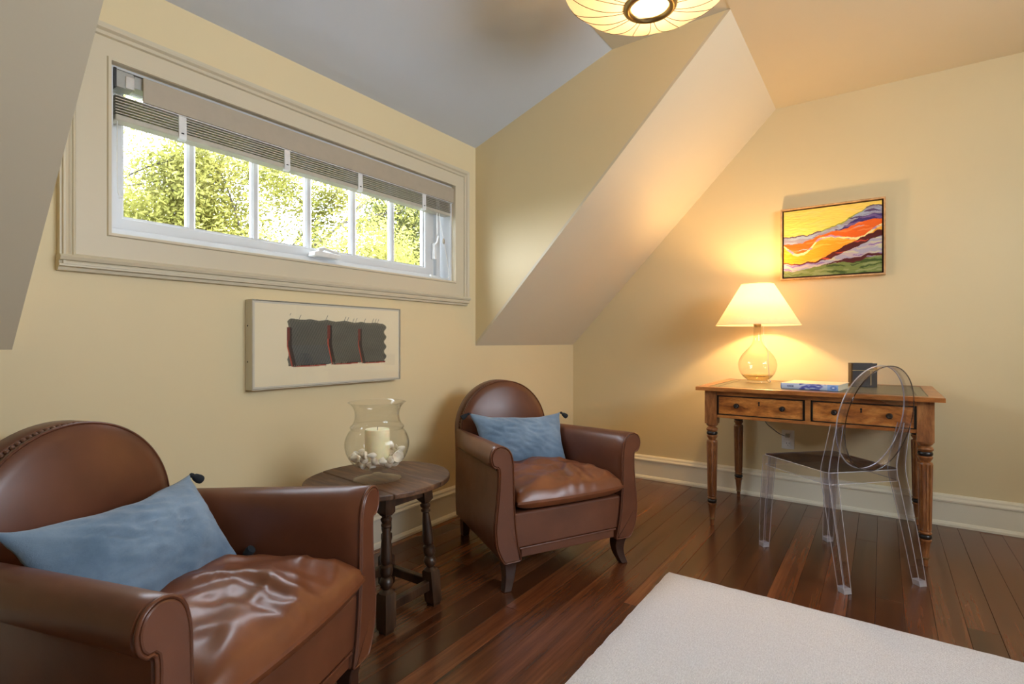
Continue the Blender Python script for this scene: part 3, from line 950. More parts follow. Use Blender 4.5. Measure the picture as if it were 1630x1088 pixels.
# ------------------------------------------------------------------ framed art on the window wall
AX0, AX1, AZ0, AZ1 = 1.07, 1.83, .813, 1.165
ar = empty('boxed_artwork', ((AX0 + AX1) / 2, YW, AZ0), 0, 'white acrylic box frame with dark grey torn-edged abstract under the window', 'artwork')
aw, ah = (AX1 - AX0) / 2, AZ1 - AZ0
m = MB(); m.box(-aw + .004, aw - .004, -.045, -.002, .004, ah - .004)
m.build('box_side', 'artwhite', ar, bevel=.002)
def smooth_noise(x, s): return noise.noise(Vector((x, s, .37)))
def artL(u, v):
    # u 0..1 left to right, v 0..1 bottom to top
    base = (.90, .79, .56)
    d = .015 * smooth_noise(u * 6, v * 5)
    base = tuple(c + d for c in base)
    top = .835 - .02 * u - .012 * abs(math.sin(u * 26 + 1)) + .012 * smooth_noise(u * 14, 3)
    lft = .185 + .008 * abs(math.sin(v * 20)); rgt = .885 + .010 * math.sin(v * 44) * (1 if v < .8 else .3)
    segs = [(.192, .215, .435, .235), (.475, .455, .665, .245), (.685, .665, .885, .245)]
    bot = .255 if u < .44 else (.275 if u < .665 else .265)
    # hatch marks outside
    hs = (u * 1.0 - v * .22) * 46
    if (top < v < top + .06 and .2 < u < .84 and abs(hs % 1 - .5) < .10 and smooth_noise(math.floor(hs) * 3.3, 8) > -.05): return (.33, .28, .2)
    if bot - .05 < v < bot - .012 and .22 < u < .86 and abs((hs * 1.9) % 1 - .5) < .10 and smooth_noise(math.floor(hs * 1.9) * 2.7, 5) > .05: return (.42, .34, .24)
    cr_ = .02
    kk = segs[0 if u < .452 else 1 if u < .672 else 2]
    low = kk[3] + .004 - .02 * max(0, kk[2] - u)
    inside = lft < u < rgt and low < v < top
    # round the upper corners
    if inside:
        for cx in (lft, rgt):
            if abs(u - cx) < .025 and v > top - .05:
                dx = (.025 - abs(u - cx)) / .025; dy = (v - top + .05) / .05
                if dx * dx + dy * dy > 1: inside = False
    for k, (ux, ut, ur, zb) in enumerate(segs):
        # bent vertical blade from top to bottom left of each sheet
        vt = (.72, .76, .72)[k]
        if zb - .012 < v < vt:
            t = (vt - v) / (vt - zb)
            bend = max(0, t - .5) * .055
            c = [.198, .458, .680][k] + bend
            w = .015
            if c - w < u < c + w * .25: return (.16, .012, .008) if t < .35 else (.45, .05, .022) if u < c - w * .5 else (.03, .006, .006)
            if c + w * .25 <= u < c + w: return (.012, .006, .008)
        xs = [.226, .486, .708][k]
        if xs < u < ur and zb - .014 - .02 * (ur - u) < v < zb + .012 - .02 * (ur - u):
            return (.02, .006, .006) if v > zb + .001 - .02 * (ur - u) else (.42, .05, .03)
    if inside:
        g = .105 + .02 * smooth_noise(u * 9, v * 7) + .025 * (v - .5)
        hh = (u * 1.0 - v * .25) * 60
        if abs(hh % 1 - .5) < .17: g *= .60
        cg = (g * 1.0, g * 1.0, g * .84)
        if u < .47 and v < .5: cg = (g * .92, g * 1.0, g * .98)
        edge_ = top - v
        if edge_ < .03 or u - lft < .015 or rgt - u < .012: cg = (g * 1.25, g * 1.2, g * .95)
        return cg
    return base
def artR(u, v):
    wob = .04 * smooth_noise(u * 3.0, 1.0) + .03 * smooth_noise(u * 7, v * 3 + 3)
    fine = .018 * smooth_noise(u * 22, v * 10)
    w = v + wob + fine
    y_ = (.95, .72, .14); pale = (.90, .78, .36)
    # borders of the bands, bottom to top
    green_t = .10 + .14 * u * u + .03 * math.sin(u * 3)
    mar_t = green_t + .05 * sstep(.35, .7, u) 
    lav_t = .20 + .30 * sstep(.3, 1.05, u)
    dred_t = lav_t + .02 + .07 * sstep(.35, .6, u)
    ora_t = .44 - .11 * math.sin(min(1, u / .36) * math.pi) + .11 * sstep(.2, .52, u) - .055 * sstep(.55, .78, u) + .13 * sstep(.78, 1, u)
    ored_t = .50 + .02 * math.sin(u * 4) + .27 * sstep(.1, 1, u)
    blue_t = .60 + .32 * sstep(.2, 1.0, u) + .015 * math.sin(u * 9)
    n1 = smooth_noise(u * 5, w * 34); n2 = smooth_noise(u * 7 + 4, w * 22)
    if w < green_t: 
        return (.06, .10, .02) if n1 < -.25 else (.20, .26, .07) if n1 < .2 else (.30, .34, .14)
    if w < mar_t: return (.10, .01, .012) if n1 < .3 else (.35, .25, .45)
    if w < lav_t:
        if n1 > .25: return (.62, .60, .42)
        if n1 < -.3: return (.26, .16, .42)
        return (.42, .40, .52) if n2 < .1 else (.55, .45, .48)
    if w < dred_t: return (.09, .008, .01) if n1 < .35 else (.50, .06, .03)
    if w < ora_t: return (.85, .36, .02) if n1 < .25 else (.88, .46, .06)
    if w < ora_t + .035: return pale if n1 < .2 else (.45, .25, .45)
    if w < ored_t: return (.80, .13, .01) if n1 < .35 else (.86, .22, .05) if n2 < .25 else (.55, .38, .45)
    if w < blue_t:
        if w < ored_t + .075 * sstep(.5, .75, u) - .01: return (.05, .03, .18) if n1 < .2 else (.16, .10, .28)
        return (.30, .28, .38) if n1 < -.05 else (.34, .40, .55) if n1 < .3 else (.10, .06, .16)
    if w < blue_t + .018: return (.30, .34, .05) if .4 < u < .85 else (.10, .06, .10)
    return tuple(c * (1 + .10 * n1) for c in (.88, .66, .13 + .10 * max(0, n2)))
def painted(name, mat, par, nu, nv, fpos, fcol):
    vs, cs, fs = [], [], []
    for i in range(nu + 1):
        for j in range(nv + 1):
            vs.append(fpos(i / nu, j / nv)); cs.append(fcol(i / nu, j / nv))
    for i in range(nu):
        for j in range(nv):
            a = i * (nv + 1) + j
            fs.append((a, a + nv + 1, a + nv + 2, a + 1))
    me = bpy.data.meshes.new(name); me.from_pydata(vs, [], fs)
    at = me.color_attributes.new('col', 'FLOAT_COLOR', 'POINT')
    buf = []
    for c in cs: buf += [max(0, c[0]), max(0, c[1]), max(0, c[2]), 1]
    at.data.foreach_set('color', buf)
    me.materials.append(M[mat])
    o = bpy.data.objects.new(name, me); COL.objects.link(o); o.parent = par
    return o
painted('art_sheet', 'paintL', ar, 440, 200, lambda u, v: (lerp(-aw + .012, aw - .012, u), -.0455, lerp(.012, ah - .012, v)), artL)
m = MB().box(-aw, aw, -.052, -.049, 0, ah)
m.build('acrylic_front', 'plexi', ar)
m = MB(); ringbox(m, -aw, aw, 0, ah, -aw + .003, aw - .003, .003, ah - .003, -.049, -.001)
m.build('acrylic_side', 'artwhite', ar)
for z in (.11, .25):
    MB().lathe([(.0003, 0), (.003, 0), (.003, .0015), (.0003, .002)], 8, cap=False).build('screw', 'black', ar, loc=(-aw - .0002, -.018, z)).rotation_euler = (0, R(-90), 0)

# ------------------------------------------------------------------ framed painting on the right wall
PY0, PY1, PZ0, PZ1 = -.018, .523, 1.387, 1.832
pt_ = empty('framed_painting', (XR, (PY0 + PY1) / 2, PZ0), 0, 'red orange and yellow abstract landscape in pale wood frame above the desk', 'painting')
pw, ph = (PY1 - PY0) / 2, PZ1 - PZ0
DP = .045
for y0, y1, z0, z1 in ((-pw, pw, 0, .010), (-pw, pw, ph - .010, ph), (-pw, -pw + .010, .010, ph - .010), (pw - .010, pw, .010, ph - .010)):
    MB().box(-DP, -.001, y0, y1, z0, z1).build('frame_bar', 'frame', pt_, bevel=.001)
MB().box(-.012, -.006, -pw + .008, pw - .008, .008, ph - .008).build('backing', 'artback', pt_)
MB().box(-.034, -.013, -pw + .018, pw - .018, .018, ph - .018).build('canvas_edge', 'artback', pt_)
painted('canvas', 'paintR', pt_, 230, 190, lambda u, v: (-.0345 - .0012 * noise.noise(Vector((u * 20, v * 45, 0))) - .001, lerp(pw - .018, -pw + .018, u), lerp(.018, ph - .018, v)), artR)

# ------------------------------------------------------------------ writing desk
DK = empty('writing_desk', (3.31, .305, 0), 0, 'antique satinwood writing table with two drawers and reeded legs', 'desk')
dx0, dx1, dy0, dy1 = 2.925 - 3.31, 3.685 - 3.31, -.225 - .305, .835 - .305
m = MB(); 
def ringz(m, ox0, ox1, oy0, oy1, ix0, ix1, iy0, iy1, z0, z1):
    m.loft([[(ox0, oy0, z0), (ox1, oy0, z0), (ox1, oy1, z0), (ox0, oy1, z0)],
            [(ox0, oy0, z1), (ox1, oy0, z1), (ox1, oy1, z1), (ox0, oy1, z1)],
            [(ix0, iy0, z1), (ix1, iy0, z1), (ix1, iy1, z1), (ix0, iy1, z1)],
            [(ix0, iy0, z0), (ix1, iy0, z0), (ix1, iy1, z0), (ix0, iy1, z0)],
            [(ox0, oy0, z0), (ox1, oy0, z0), (ox1, oy1, z0), (ox0, oy1, z0)]], False)
bw = .055
ringz(m, dx0, dx1, dy0, dy1, dx0 + bw, dx1 - bw, dy0 + bw, dy1 - bw, .737, .757)
top = m.build('top_border', 'desk', DK, bevel=.002)
MB().box(dx0 + bw - .001, dx1 - bw + .001, dy0 + bw - .001, dy1 - bw + .001, .740, .7564).build('leather_inset', 'deskleather', DK)
m = MB(); ringz(m, dx0 + bw, dx1 - bw, dy0 + bw, dy1 - bw, dx0 + bw + .004, dx1 - bw - .004, dy0 + bw + .004, dy1 - bw - .004, .750, .7572)
ringz(m, dx0 + bw + .04, dx1 - bw - .04, dy0 + bw + .04, dy1 - bw - .04, dx0 + bw + .047, dx1 - bw - .047, dy0 + bw + .047, dy1 - bw - .047, .750, .7567)
m.build('tooled_border', 'gilt', DK)
lx0, lx1 = 2.985 - 3.31, 3.635 - 3.31
ly0, ly1 = -.158 - .305, .762 - .305
bs = .031
for lx in (lx0, lx1):
    for ly in (ly0, ly1):
        prof = [(.0005, 0), (.010, 0), (.011, .03), (.0145, .034), (.0145, .040), (.0125, .044), (.0165, .075), (.0195, .105), (.0235, .112), (.0235, .118), (.019, .122)]
        m = MB().lathe(prof, 24, cap=False)
        m.lathe([(.019, .141), (.024, .146), (.024, .150), (.0205, .154), (.022, .160)], 24, cap=False)
        m.lathe([(.0215, .157), (.0228, .162)] + [(lerp(.0232, .0285, k / 8), lerp(.166, .450, k / 8)) for k in range(9)] + [(.0285, .456), (.027, .462), (.019, .466)], 96, cap=False, fn=lambda r, z, a: r * (1 - .13 * (abs(math.sin(6 * a)) < .40) * (1 if .165 < z < .455 else 0)))
        m.lathe([(.018, .462), (.020, .470), (.0275, .482), (.0285, .488), (.024, .493)], 24, cap=False)
        m.lathe([(.023, .511), (.029, .517), (.031, .524), (.027, .531), (.019, .537), (.026, .543), (.0305, .549), (.030, .556)], 24, cap=False)
        m.box(-bs, bs, -bs, bs, .556, .737)
        lg = m.build('leg', 'deskleg', DK, smooth=35, loc=(lx, ly, 0))
        MB().lathe([(.0195, .121), (.0245, .127), (.0255, .132), (.0245, .137), (.0195, .142)], 24, cap=False).build('ebony_ring', 'ebony', lg, smooth=50)
        MB().lathe([(.0235, .492), (.028, .497), (.0285, .503), (.028, .507), (.0235, .512)], 24, cap=False).build('ebony_ring', 'ebony', lg, smooth=50)
        MB().lathe([(.0113, .030), (.015, .034), (.015, .039), (.0128, .043)], 20, cap=False).build('brass_collar', 'brass', lg, smooth=50)
# frieze boards
fx0 = lx0 - bs + .006
MB().box(lx1 - .012, lx1 + .012, ly0 + bs, ly1 - bs, .595, .737).build('rear_frieze', 'desk', DK)
for ly in (ly0, ly1):
    MB().box(lx0 + bs, lx1 - bs, ly - .012, ly + .012, .595, .737).build('side_frieze', 'desk', DK)
MB().box(fx0, fx0 + .025, ly0 + bs, ly1 - bs, .713, .737).build('top_rail', 'desk', DK)
MB().box(fx0 - .002, fx0 + .03, ly0 + bs, ly1 - bs, .592, .608).build('bottom_rail', 'desk', DK, bevel=.002)
MB().box(fx0 + .012, fx0 + .03, ly0 + bs, ly1 - bs, .607, .714).build('drawer_recess', 'ebony', DK)
MB().box(fx0, fx0 + .03, .300 - .305 - .012, .300 - .305 + .012, .608, .713).build('centre_stile', 'desk', DK)
for y0, y1 in ((.316, .727), (-.123, .284)):
    y0 -= .305; y1 -= .305
    dr = MB().box(fx0 + .001, fx0 + .02, y0 + .003, y1 - .003, .6115, .7095).build('drawer', 'drawer', DK, bevel=.001)
    m = MB()
    for a0, a1, z0, z1 in ((y0 + .002, y1 - .002, .610, .614), (y0 + .002, y1 - .002, .707, .711), (y0 + .002, y0 + .006, .610, .711), (y1 - .006, y1 - .002, .610, .711)):
        m.box(fx0 - .003, fx0 + .003, a0, a1, z0, z1)
    m.build('cock_bead', 'ebony', dr)
    for yy in (lerp(y0, y1, .235), lerp(y0, y1, .765)):
        k = MB().lathe([(.0005, 0), (.013, 0), (.0135, .003), (.006, .005), (.005, .010), (.010, .013), (.0125, .018), (.0115, .023), (.007, .026), (.004, .0245), (.0005, .0245)], 20, cap=False).build('knob', 'ebony', dr, smooth=50, loc=(fx0 + .001, yy, .661))
        k.rotation_euler = (0, R(-90), 0)
    yy = (y0 + y1) / 2
    m = MB().prism([(yy - .004, .668), (yy + .004, .668), (yy + .0025, .680), (yy + .005, .684), (yy + .003, .689), (yy - .003, .689), (yy - .005, .684), (yy - .0025, .680)], 'x', fx0 - .0005, fx0 + .004)
    m.build('keyhole', 'black', dr)

# ------------------------------------------------------------------ table lamp
LX, LY, LZ = 3.425, .612, .7575
lp = empty('table_lamp', (LX, LY, LZ), 0, 'lit table lamp with clear glass bottle base and cream conical shade', 'lamp')
po = [(.0005, .0), (.054, .0), (.057, .004), (.056, .012), (.060, .018), (.080, .034), (.098, .062), (.107, .100), (.1045, .128), (.090, .160), (.066, .190), (.042, .216), (.029, .238), (.024, .262), (.022, .290), (.0215, .318), (.024, .324), (.024, .334), (.0205, .338)]
po = [(p.x, p.y) for p in crom([(a, b, 0) for a, b in po], 3)]
pi_ = [(max(.0005, r - .003), z) for r, z in po if z > .02]
MB().lathe(po + list(reversed(pi_)), 48, cap=False).build('bottle', 'lampglass', lp, smooth=60)
MB().lathe([(.0005, .014), (.055, .014), (.066, .026), (.086, .046), (.080, .046), (.040, .034), (.0005, .032)], 40, cap=False).build('thick_base', 'thickglass', lp, smooth=40)
MB().lathe([(.0005, .33), (.019, .33), (.021, .338), (.021, .350), (.012, .356), (.012, .375), (.016, .378), (.016, .475), (.0005, .477)], 24, cap=False).build('socket', 'brass', lp, smooth=40)
sb, stp = (.232, .345), (.090, .588)
pr = [(sb[0], sb[1]), (stp[0], stp[1]), (stp[0] - .0015, stp[1]), (sb[0] - .0015, sb[1]), (sb[0], sb[1])]
sh = MB().lathe(pr, 64, cap=False).build('lamp_shade', 'shade', lp, smooth=40)
for (r, z) in (sb, stp):
    MB().tube([(r * math.cos(2 * math.pi * k / 64), r * math.sin(2 * math.pi * k / 64), z) for k in range(64)], .0022, 6, closed=True).build('shade_rim', 'shade', sh, smooth=60)
m = MB()
for k in range(3):
    a = 2 * math.pi * k / 3 + .4
    m.tube([(.004 * math.cos(a), .004 * math.sin(a), .575), (stp[0] * math.cos(a), stp[0] * math.sin(a), .585)], .0015, 6)
    m.tube([(.035 * math.cos(a), .035 * math.sin(a), .50), (.016 * math.cos(a), .016 * math.sin(a), .46)], .0012, 6)
m.build('shade_carrier', 'brass', sh)
MB().tube(crom([(.010, -.012, .352), (.030, -.028, .33), (.031, -.030, .26), (.030, -.052, .19), (.020, -.055, .12), (.03, -.06, .04), (.02, -.068, .005), (.08, -.05, .003), (.22, -.02, .003), (.262, -.01, .003)]), .002, 6).build('flex', 'cordw', lp, smooth=60)
bd = bpy.data.lights.new('lamp_bulb', 'POINT'); bd.energy = LAMP_W; bd.color = (1.0, .63, .27); bd.shadow_soft_size = .028
bo = bpy.data.objects.new('lamp_bulb', bd); COL.objects.link(bo); bo.parent = lp; bo.location = (0, 0, .535)

# outlet and plug
ou = empty('wall_outlet', (XR, .486, .384), 0, 'white double outlet plate on the wall under the desk', 'outlet')
MB().box(-.006, 0, -.036, .036, -.06, .06).build('cover_plate', 'plastic', ou, bevel=.003)
for z in (-.026, .026):
    r_ = MB().box(-.009, -.004, -.016, .016, z - .018, z + .018).build('receptacle', 'plastic', ou, bevel=.004)
    for y in (-.007, .007):
        MB().box(-.0095, -.0085, y - .0012, y + .0012, z - .002, z + .008).build('slot', 'black', r_)
    MB().box(-.0095, -.0085, -.002, .002, z - .011, z - .007).build('slot', 'black', r_)
pc = empty('lamp_plug_cord', (XR - .01, .486, .41), 0, 'thin grey cord hanging under the desk into the outlet', 'cord')
MB().box(-.028, 0, -.013, .013, -.010, .012).build('plug', 'putty', pc, bevel=.004)
cw = crom([(3.66, .60, .70), (3.655, .60, .60), (3.64, .615, .55), (3.64, .60, .49), (3.65, .565, .455), (3.665, .53, .425), (3.683, .50, .410)])
MB().tube([(p.x - XR + .01, p.y - .486, p.z - .41) for p in cw], .0026, 6).build('wire', 'cord', pc, smooth=60)

# ------------------------------------------------------------------ books
def spine_col(u, v):
    base = (.55, .62, .78)
    n = smooth_noise(u * 9 + 3, v * 3)
    if .34 < u < .80:
        n2 = smooth_noise(u * 12, v * 3 + 2)
        if n2 > .05: return (.10, .12, .42)
        if n2 > -.15: return (.30, .32, .62)
    if u > .82:
        d = math.hypot((u - .92) * 6, v - .5)
        if d < .12: return (.75, .82, .9)
        if d < .34: return (.16, .26, .62)
        return (.30, .46, .78)
    if u < .02 or v < .06: return (.25, .3, .45)
    if .12 < u < .24 and .36 < v < .66 and (u * 90) % 1 < .62: return (.16, .18, .32)
    return base
bk = empty('book', (3.19, .262, .7575), 0, 'closed book with blue and white spine lying flat on the desk', 'book')
# outline on desk: spine front edge from (3.047,.437) to (3.012,.186)
bk.rotation_euler = (0, 0, R(0))
ang = math.atan2(.437 - .186, 3.047 - 3.012)          # spine direction
bl_, bd_, bt = .262, .25, .030
bk.location = (3.045, .305, .7575); bk.rotation_euler = (0, 0, ang - math.pi / 2)
# local: y along the spine, x away from the viewer
MB().box(.002, bd_, -bl_ / 2, bl_ / 2, 0, .0025).build('cover', 'spine', bk)
MB().box(.002, bd_, -bl_ / 2, bl_ / 2, bt - .0025, bt).build('cover', 'spine', bk)
MB().box(.004, bd_ - .005, -bl_ / 2 + .004, bl_ / 2 - .004, .0025, bt - .0025).build('page_block', 'paper', bk)
sp = painted('spine', 'spine', bk, 120, 16, lambda u, v: (-.003 * math.sin(math.pi * v), lerp(bl_ / 2, -bl_ / 2, u), lerp(0, bt, v)), spine_col)
for o in bk.children:
    if o.name.startswith('cover'):
        me = o.data; at = me.color_attributes.new('col', 'FLOAT_COLOR', 'POINT')
        for d in at.data: d.color = (.66, .60, .48, 1)
db = empty('standing_book', (3.42, -.0, .7575), 0, 'dark leather-bound book standing upright on the desk behind the clear chair', 'book')
db.location = (3.40, .075, .7575); db.rotation_euler = (0, 0, R(20))
hb_ = .128
MB().box(0, .006, -.058, .058, 0, hb_).build('cover', 'darkbook', db, bevel=.001)
MB().box(.062, .068, -.058, .058, 0, hb_).build('cover', 'darkbook', db, bevel=.001)
MB().box(.006, .062, -.058, .056, .003, hb_ - .004).build('page_block', 'paper', db)
MB().prism([(0, .056), (.01, .062), (.034, .065), (.058, .062), (.068, .056)], 'z', 0, hb_).build('spine', 'darkbook', db)
MB().box(-.0006, .0, -.058, .06, hb_ - .040, hb_ - .0375).build('gold_band', 'goldline', db)
MB().box(-.0006, .0, -.030, -.026, .01, hb_ - .04).build('gold_band', 'goldline', db)

# ------------------------------------------------------------------ clear chair
GC = empty('clear_chair', (2.786, .185, 0), R(45.8 - 90), 'transparent plastic chair with round back pulled up to the desk', 'chair')
# local: +y toward the front (desk), x to the right
zs = .458
seat = [(-.195, .215), (.195, .215), (.178, -.175), (-.178, -.175)]
def rounded(poly, r=.03, k=5):
    out = []; n = len(poly)
    for i in range(n):
        p = Vector(poly[i]); a = (Vector(poly[i - 1]) - p).normalized(); b = (Vector(poly[(i + 1) % n]) - p).normalized()
        for q in range(k + 1):
            t = q / k
            out.append(tuple((p + a * r) * (1 - t) ** 2 + p * 2 * t * (1 - t) + (p + b * r) * t ** 2))
    return out
so = rounded(seat)
nseat = len(so)
def shr(d): return inset(so, d)
MB().loft([[(x, y, zs - .005) for x, y in shr(.003)], [(x, y, zs - .003) for x, y in so], [(x, y, zs) for x, y in shr(.003)]]).build('seat', 'polyseat', GC)
m = MB()
m.loft([[(x, y, zs - .004) for x, y in so], [(x, y, zs - .052) for x, y in shr(.002)], [(x, y, zs - .052) for x, y in shr(.006)], [(x, y, zs - .006) for x, y in shr(.005)]], False)
m.build('seat_skirt', 'poly', GC)
MB().tube([(x, y, zs - .003) for x, y in so], .0018, 6, closed=True).build('seat_edge_highlight', 'polyedge', GC)  # strip carrying the painted highlight of the seat edge
MB().tube([(x, y, zs - .052) for x, y in so], .0012, 6, closed=True).build('seat_edge_highlight', 'polyedge', GC)
def leg(path, widths, name='leg'):
    mm = MB(); rings = []; irings = []
    for (x, y, z), w in zip(path, widths):
        def sq(h): return [(x - h, y - h, z), (x + h, y - h, z), (x + h, y + h, z), (x - h, y + h, z)]
        rings.append(sq(w)); irings.append(sq(w - .0035))
    mm.loft(rings, False); mm.loft(irings, False)
    mm.loft([rings[0], irings[0]], False)
    ed = MB()
    for c in range(4): ed.tube([r_[c] for r_ in rings], .0013, 5)  # corner strips carry the painted edge highlight
    return mm, ed
for s in (-1, 1):
    p = crom([(s * .179, .228, 0), (s * .178, .215, .2), (s * .172, .195, zs - .006)], 4)
    w = [lerp(.0155, .021, k / (len(p) - 1)) for k in range(len(p))]
    lm, ed = leg(p, w); lg = lm.build('front_leg', 'poly', GC); ed.build('leg_edge_highlight', 'polyedge', lg)
    MB().loft([[(s * .179 + a * .0165, .228 + b * .0165, z) for a, b in ((-1, -1), (1, -1), (1, 1), (-1, 1))] for z in (0, .022)]).build('foot_cap', 'polyedge', lg, bevel=.002)
    p = crom([(s * .178, -.262, 0), (s * .175, -.226, .18), (s * .170, -.186, .36), (s * .166, -.168, zs), (s * .164, -.182, .55), (s * .163, -.205, .66)], 5)
    w = [lerp(.0155, .022, min(1, k / 12)) * (1 if k < 15 else lerp(1, .7, (k - 15) / 10)) for k in range(len(p))]
    lm, ed = leg(p, w); lg = lm.build('rear_leg', 'poly', GC); ed.build('leg_edge_highlight', 'polyedge', lg)
    MB().loft([[(s * .178 + a * .0165, -.262 + b * .0165 + z * .25, z) for a, b in ((-1, -1), (1, -1), (1, 1), (-1, 1))] for z in (0, .022)]).build('foot_cap', 'polyedge', lg, bevel=.002)
# oval back: wide hoop plus inset panel
OA, OB, OZ = .160, .222, .684
def ovp(a, b, d, n=72):
    # d: distance along the hoop depth (back to front); plane leans backwards
    out = []
    for k in range(n):
        t = 2 * math.pi * k / n
        x = a * math.cos(t); z = OZ + b * math.sin(t)
        y = -.178 - .215 * (z - .47) + d + .12 * (.160 ** 2 - x * x) * -1.2
        out.append((x, y, z))
    return out
m = MB()
m.loft([ovp(OA, OB, -.022), ovp(OA, OB, .022), ovp(OA - .004, OB - .004, .023), ovp(OA - .004, OB - .004, -.021), ovp(OA, OB, -.022)], False)
m.build('back_hoop', 'poly', GC, smooth=40)
for d in (-.022, .022):
    MB().tube(ovp(OA - .002, OB - .002, d), .0024, 6, closed=True).build('hoop_edge', 'polyedge' if d > 0 else 'polyseat', GC, smooth=60)  # front strip carries the painted highlight
rings = [ovp((OA - .004) * k, (OB - .004) * k, .004) for k in (1, .8, .6, .4, .2, .02)]
r2 = [ovp((OA - .004) * k, (OB - .004) * k, .0005) for k in (.02, .2, .4, .6, .8, 1)]
MB().loft(rings + r2, False).build('back_panel', 'poly', GC, smooth=60)

# ------------------------------------------------------------------ ceiling pendant
PX, PY = 1.82, .68
pn = empty('pendant_lamp', (PX, PY, 2.49), 0, 'lit scalloped cream silk ceiling lamp with brass ring', 'ceiling lamp')
def sc(r, z, a): return r * (1 + (.05 + .020 * abs(math.cos(6 * a))) * sstep(.10, .28, r))
pr = [(.078, -.288), (.10, -.290), (.15, -.284), (.20, -.268), (.25, -.240), (.285, -.205), (.300, -.170), (.290, -.130), (.25, -.095), (.18, -.065), (.08, -.045)]
pr = [(p.x, p.y) for p in crom([(a, b, 0) for a, b in pr], 3)]
shp = MB().lathe(pr, 160, cap=False, fn=sc).build('silk_shade', 'silk', pn, smooth=70)
n = 12
for k in range(n):
    for sg in (-1, 1):
        path = []
        for r, z in pr[:20]:
            t = min(1, max(0, (r - .078) / .215))
            aa = 2 * math.pi * k / n + sg * (.20 * (1 - t ** 2.2))
            rr_ = sc(r, z, aa)
            path.append((rr_ * math.cos(aa) * 1.003, rr_ * math.sin(aa) * 1.003, z - .001))
        MB().tube(path, .0012, 5).build('petal_wire', 'wire', pn)
MB().lathe([(.066, -.290), (.070, -.300), (.082, -.302), (.092, -.296), (.094, -.288), (.086, -.284), (.070, -.284), (.066, -.290)], 56, cap=False).build('brass_ring', 'brass', pn, smooth=60)
MB().lathe([(.0005, -.293), (.045, -.292), (.068, -.288), (.068, -.286), (.0005, -.289)], 48, cap=False).build('diffuser', 'frost', pn, smooth=60)
MB().lathe([(.0005, 0), (.075, 0), (.075, -.012), (.06, -.025), (.012, -.03), (.012, -.10), (.018, -.104), (.018, -.14), (.0005, -.142)], 40, cap=False).build('canopy', 'brass', pn, smooth=40)
pd = bpy.data.lights.new('pendant_bulb', 'POINT'); pd.energy = PENDANT_W; pd.color = (1.0, .70, .36); pd.shadow_soft_size = .04
po_ = bpy.data.objects.new('pendant_bulb', pd); COL.objects.link(po_); po_.parent = pn; po_.location = (0, 0, -.20)

# ------------------------------------------------------------------ outside: lawn and trees
GZ = -3.4
struct(MB().box(-60, 80, YW + .4, 110, GZ - .2, GZ).build('ground', 'lawn'), 'lawn below the window')
def tree(name, base, height, spread, seed, leafmat_, label, nleaf, lsize, levels=4, crown0=.3):
    rg = random.Random(seed)
    root = empty(name, base, 0, label, 'tree', 'trees beyond the window')
    br = MB(); tips = []
    def grow(p, d, length, r, lev):
        pts = [p]; q = p.copy(); dd = d.copy(); n = 5
        for i in range(n):
            dd = (dd + Vector((rg.gauss(0, .13), rg.gauss(0, .13), rg.gauss(.03, .09)))).normalized()
            q = q + dd * (length / n); pts.append(q.copy())
        rs = [lerp(r, r * .5, i / n) for i in range(n + 1)]
        br.tube(pts, rs, 5 if lev < 3 else 4, False)
        if lev >= levels - 1:
            for i in range(1, n + 1): tips.append((pts[i], .10 + length * .16))
        if lev >= levels: return
        cnt = rg.randint(4, 6) if lev == 0 else rg.randint(3, 4)
        for c in range(cnt):
            t = rg.uniform(crown0 if lev == 0 else .25, 1)
            idx = min(n, max(1, int(round(t * n))))
            ax = Vector((rg.gauss(0, 1), rg.gauss(0, 1), rg.uniform(-.1, .5))).normalized()
            nd = (dd * rg.uniform(.5, .9) + ax * spread).normalized()
            grow(pts[idx], nd, length * rg.uniform(.5, .72), rs[idx] * .6, lev + 1)
    grow(Vector((0, 0, 0)), Vector((0, 0, 1)), height * .52, height * .014, 0)
    br.build('branches', 'bark', root, smooth=60)
    vis = [t_ for t_ in tips if .5 < t_[0].z + base[2] < 6.5] or tips
    vs, fs = [], []
    for i in range(nleaf):
        p, sp_ = rg.choice(vis if rg.random() < .85 else tips)
        c = p + Vector((rg.gauss(0, 1), rg.gauss(0, 1), rg.gauss(0, 1))) * sp_
        a = Vector((rg.gauss(0, 1), rg.gauss(0, 1), rg.gauss(0, 1))).normalized(); b = a.orthogonal().normalized()
        s_ = lsize * rg.uniform(.6, 1.25); o = len(vs)
        vs += [c - a * s_, c + b * s_ * .5, c + a * s_, c - b * s_ * .5]
        fs.append((o, o + 1, o + 2, o + 3))
    me = bpy.data.meshes.new('foliage'); me.from_pydata([tuple(v) for v in vs], [], fs); me.materials.append(M[leafmat_])
    o = bpy.data.objects.new('foliage', me); COL.objects.link(o); o.parent = root; o['kind'] = 'stuff'
    return root
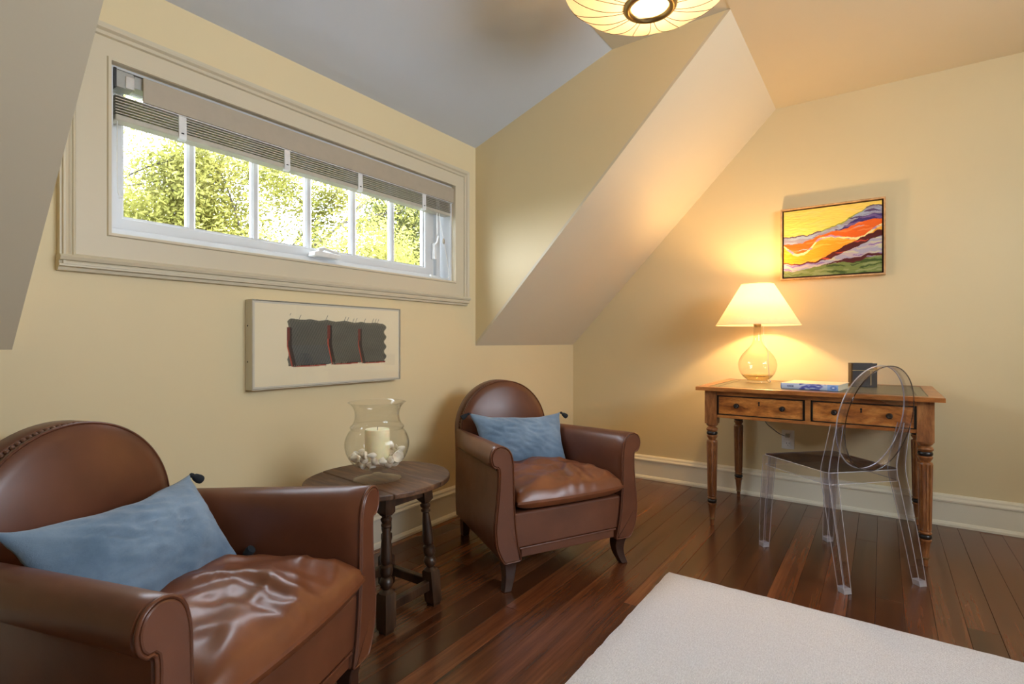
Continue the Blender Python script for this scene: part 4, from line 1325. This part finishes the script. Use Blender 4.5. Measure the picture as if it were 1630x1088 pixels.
def conifer(name, base, height, rad, seed, leafmat_, label, nleaf, lsize):
    rg = random.Random(seed)
    root = empty(name, base, 0, label, 'tree', 'trees beyond the window')
    MB().tube([(0, 0, 0), (.02, 0, height * .5), (0, .02, height)], [height * .016, height * .01, .01], 8).build('trunk', 'bark', root, smooth=60)
    vs, fs = [], []; bm_ = MB(); seg = []
    nb = 170
    for i in range(nb):
        t = (i + rg.random()) / nb
        z = height * (.06 + .93 * t); L_ = rad * (1 - t) ** .75 * rg.uniform(.7, 1.12) + .08; a = rg.uniform(0, 2 * math.pi)
        p0 = Vector((0, 0, z)); p1 = Vector((math.cos(a) * L_, math.sin(a) * L_, z + L_ * rg.uniform(-.05, .4)))
        bm_.tube([p0, (p0 + p1) / 2 + Vector((0, 0, -.04)), p1], [.018, .011, .004], 4, False)
        seg.append((p0, p1, L_))
    bm_.build('branches', 'bark', root)
    wts = [s_[2] for s_ in seg]
    ch = rg.choices(seg, wts, k=nleaf)
    for p0, p1, L_ in ch:
        t = rg.uniform(.18, 1.03) ** .8; c = p0.lerp(p1, t) + Vector((rg.gauss(0, 1), rg.gauss(0, 1), rg.gauss(0, .8))) * (.10 + .05 * L_)
        a = ((p1 - p0).normalized() + Vector((rg.gauss(0, .5), rg.gauss(0, .5), rg.gauss(.3, .5)))).normalized(); b = a.cross(Vector((rg.gauss(0, 1), rg.gauss(0, 1), rg.gauss(0, 1)))).normalized()
        s_ = lsize * rg.uniform(.6, 1.3); o = len(vs)
        vs += [c - a * s_, c + b * s_ * .38, c + a * s_, c - b * s_ * .38]; fs.append((o, o + 1, o + 2, o + 3))
    me = bpy.data.meshes.new('foliage'); me.from_pydata([tuple(v) for v in vs], [], fs); me.materials.append(M[leafmat_])
    o = bpy.data.objects.new('foliage', me); COL.objects.link(o); o.parent = root; o['kind'] = 'stuff'
    return root
tree('deciduous_tree', (2.7, 8.6, GZ), 10.5, .85, 3, 'leaf', 'yellow green spring tree seen through the leftmost panes', 120000, .045)
tree('deciduous_tree', (4.6, 7.6, GZ), 10.0, .8, 12, 'leaf', 'sparse branching spring tree seen through the second to fourth panes', 135000, .040)
conifer('conifer_tree', (8.3, 9.0, GZ), 9.6, 2.1, 5, 'leaf2', 'pale green evergreen tree seen through the rightmost panes', 80000, .05)
conifer('conifer_tree', (8.3, 12.2, GZ), 7.6, 1.3, 6, 'leaf3', 'dark green evergreen in the gap left of the pale evergreen', 22000, .05)
conifer('conifer_tree', (7.2, 13.8, GZ), 7.0, 1.5, 9, 'leaf3', 'low dark evergreen behind the sparse spring tree', 22000, .05)
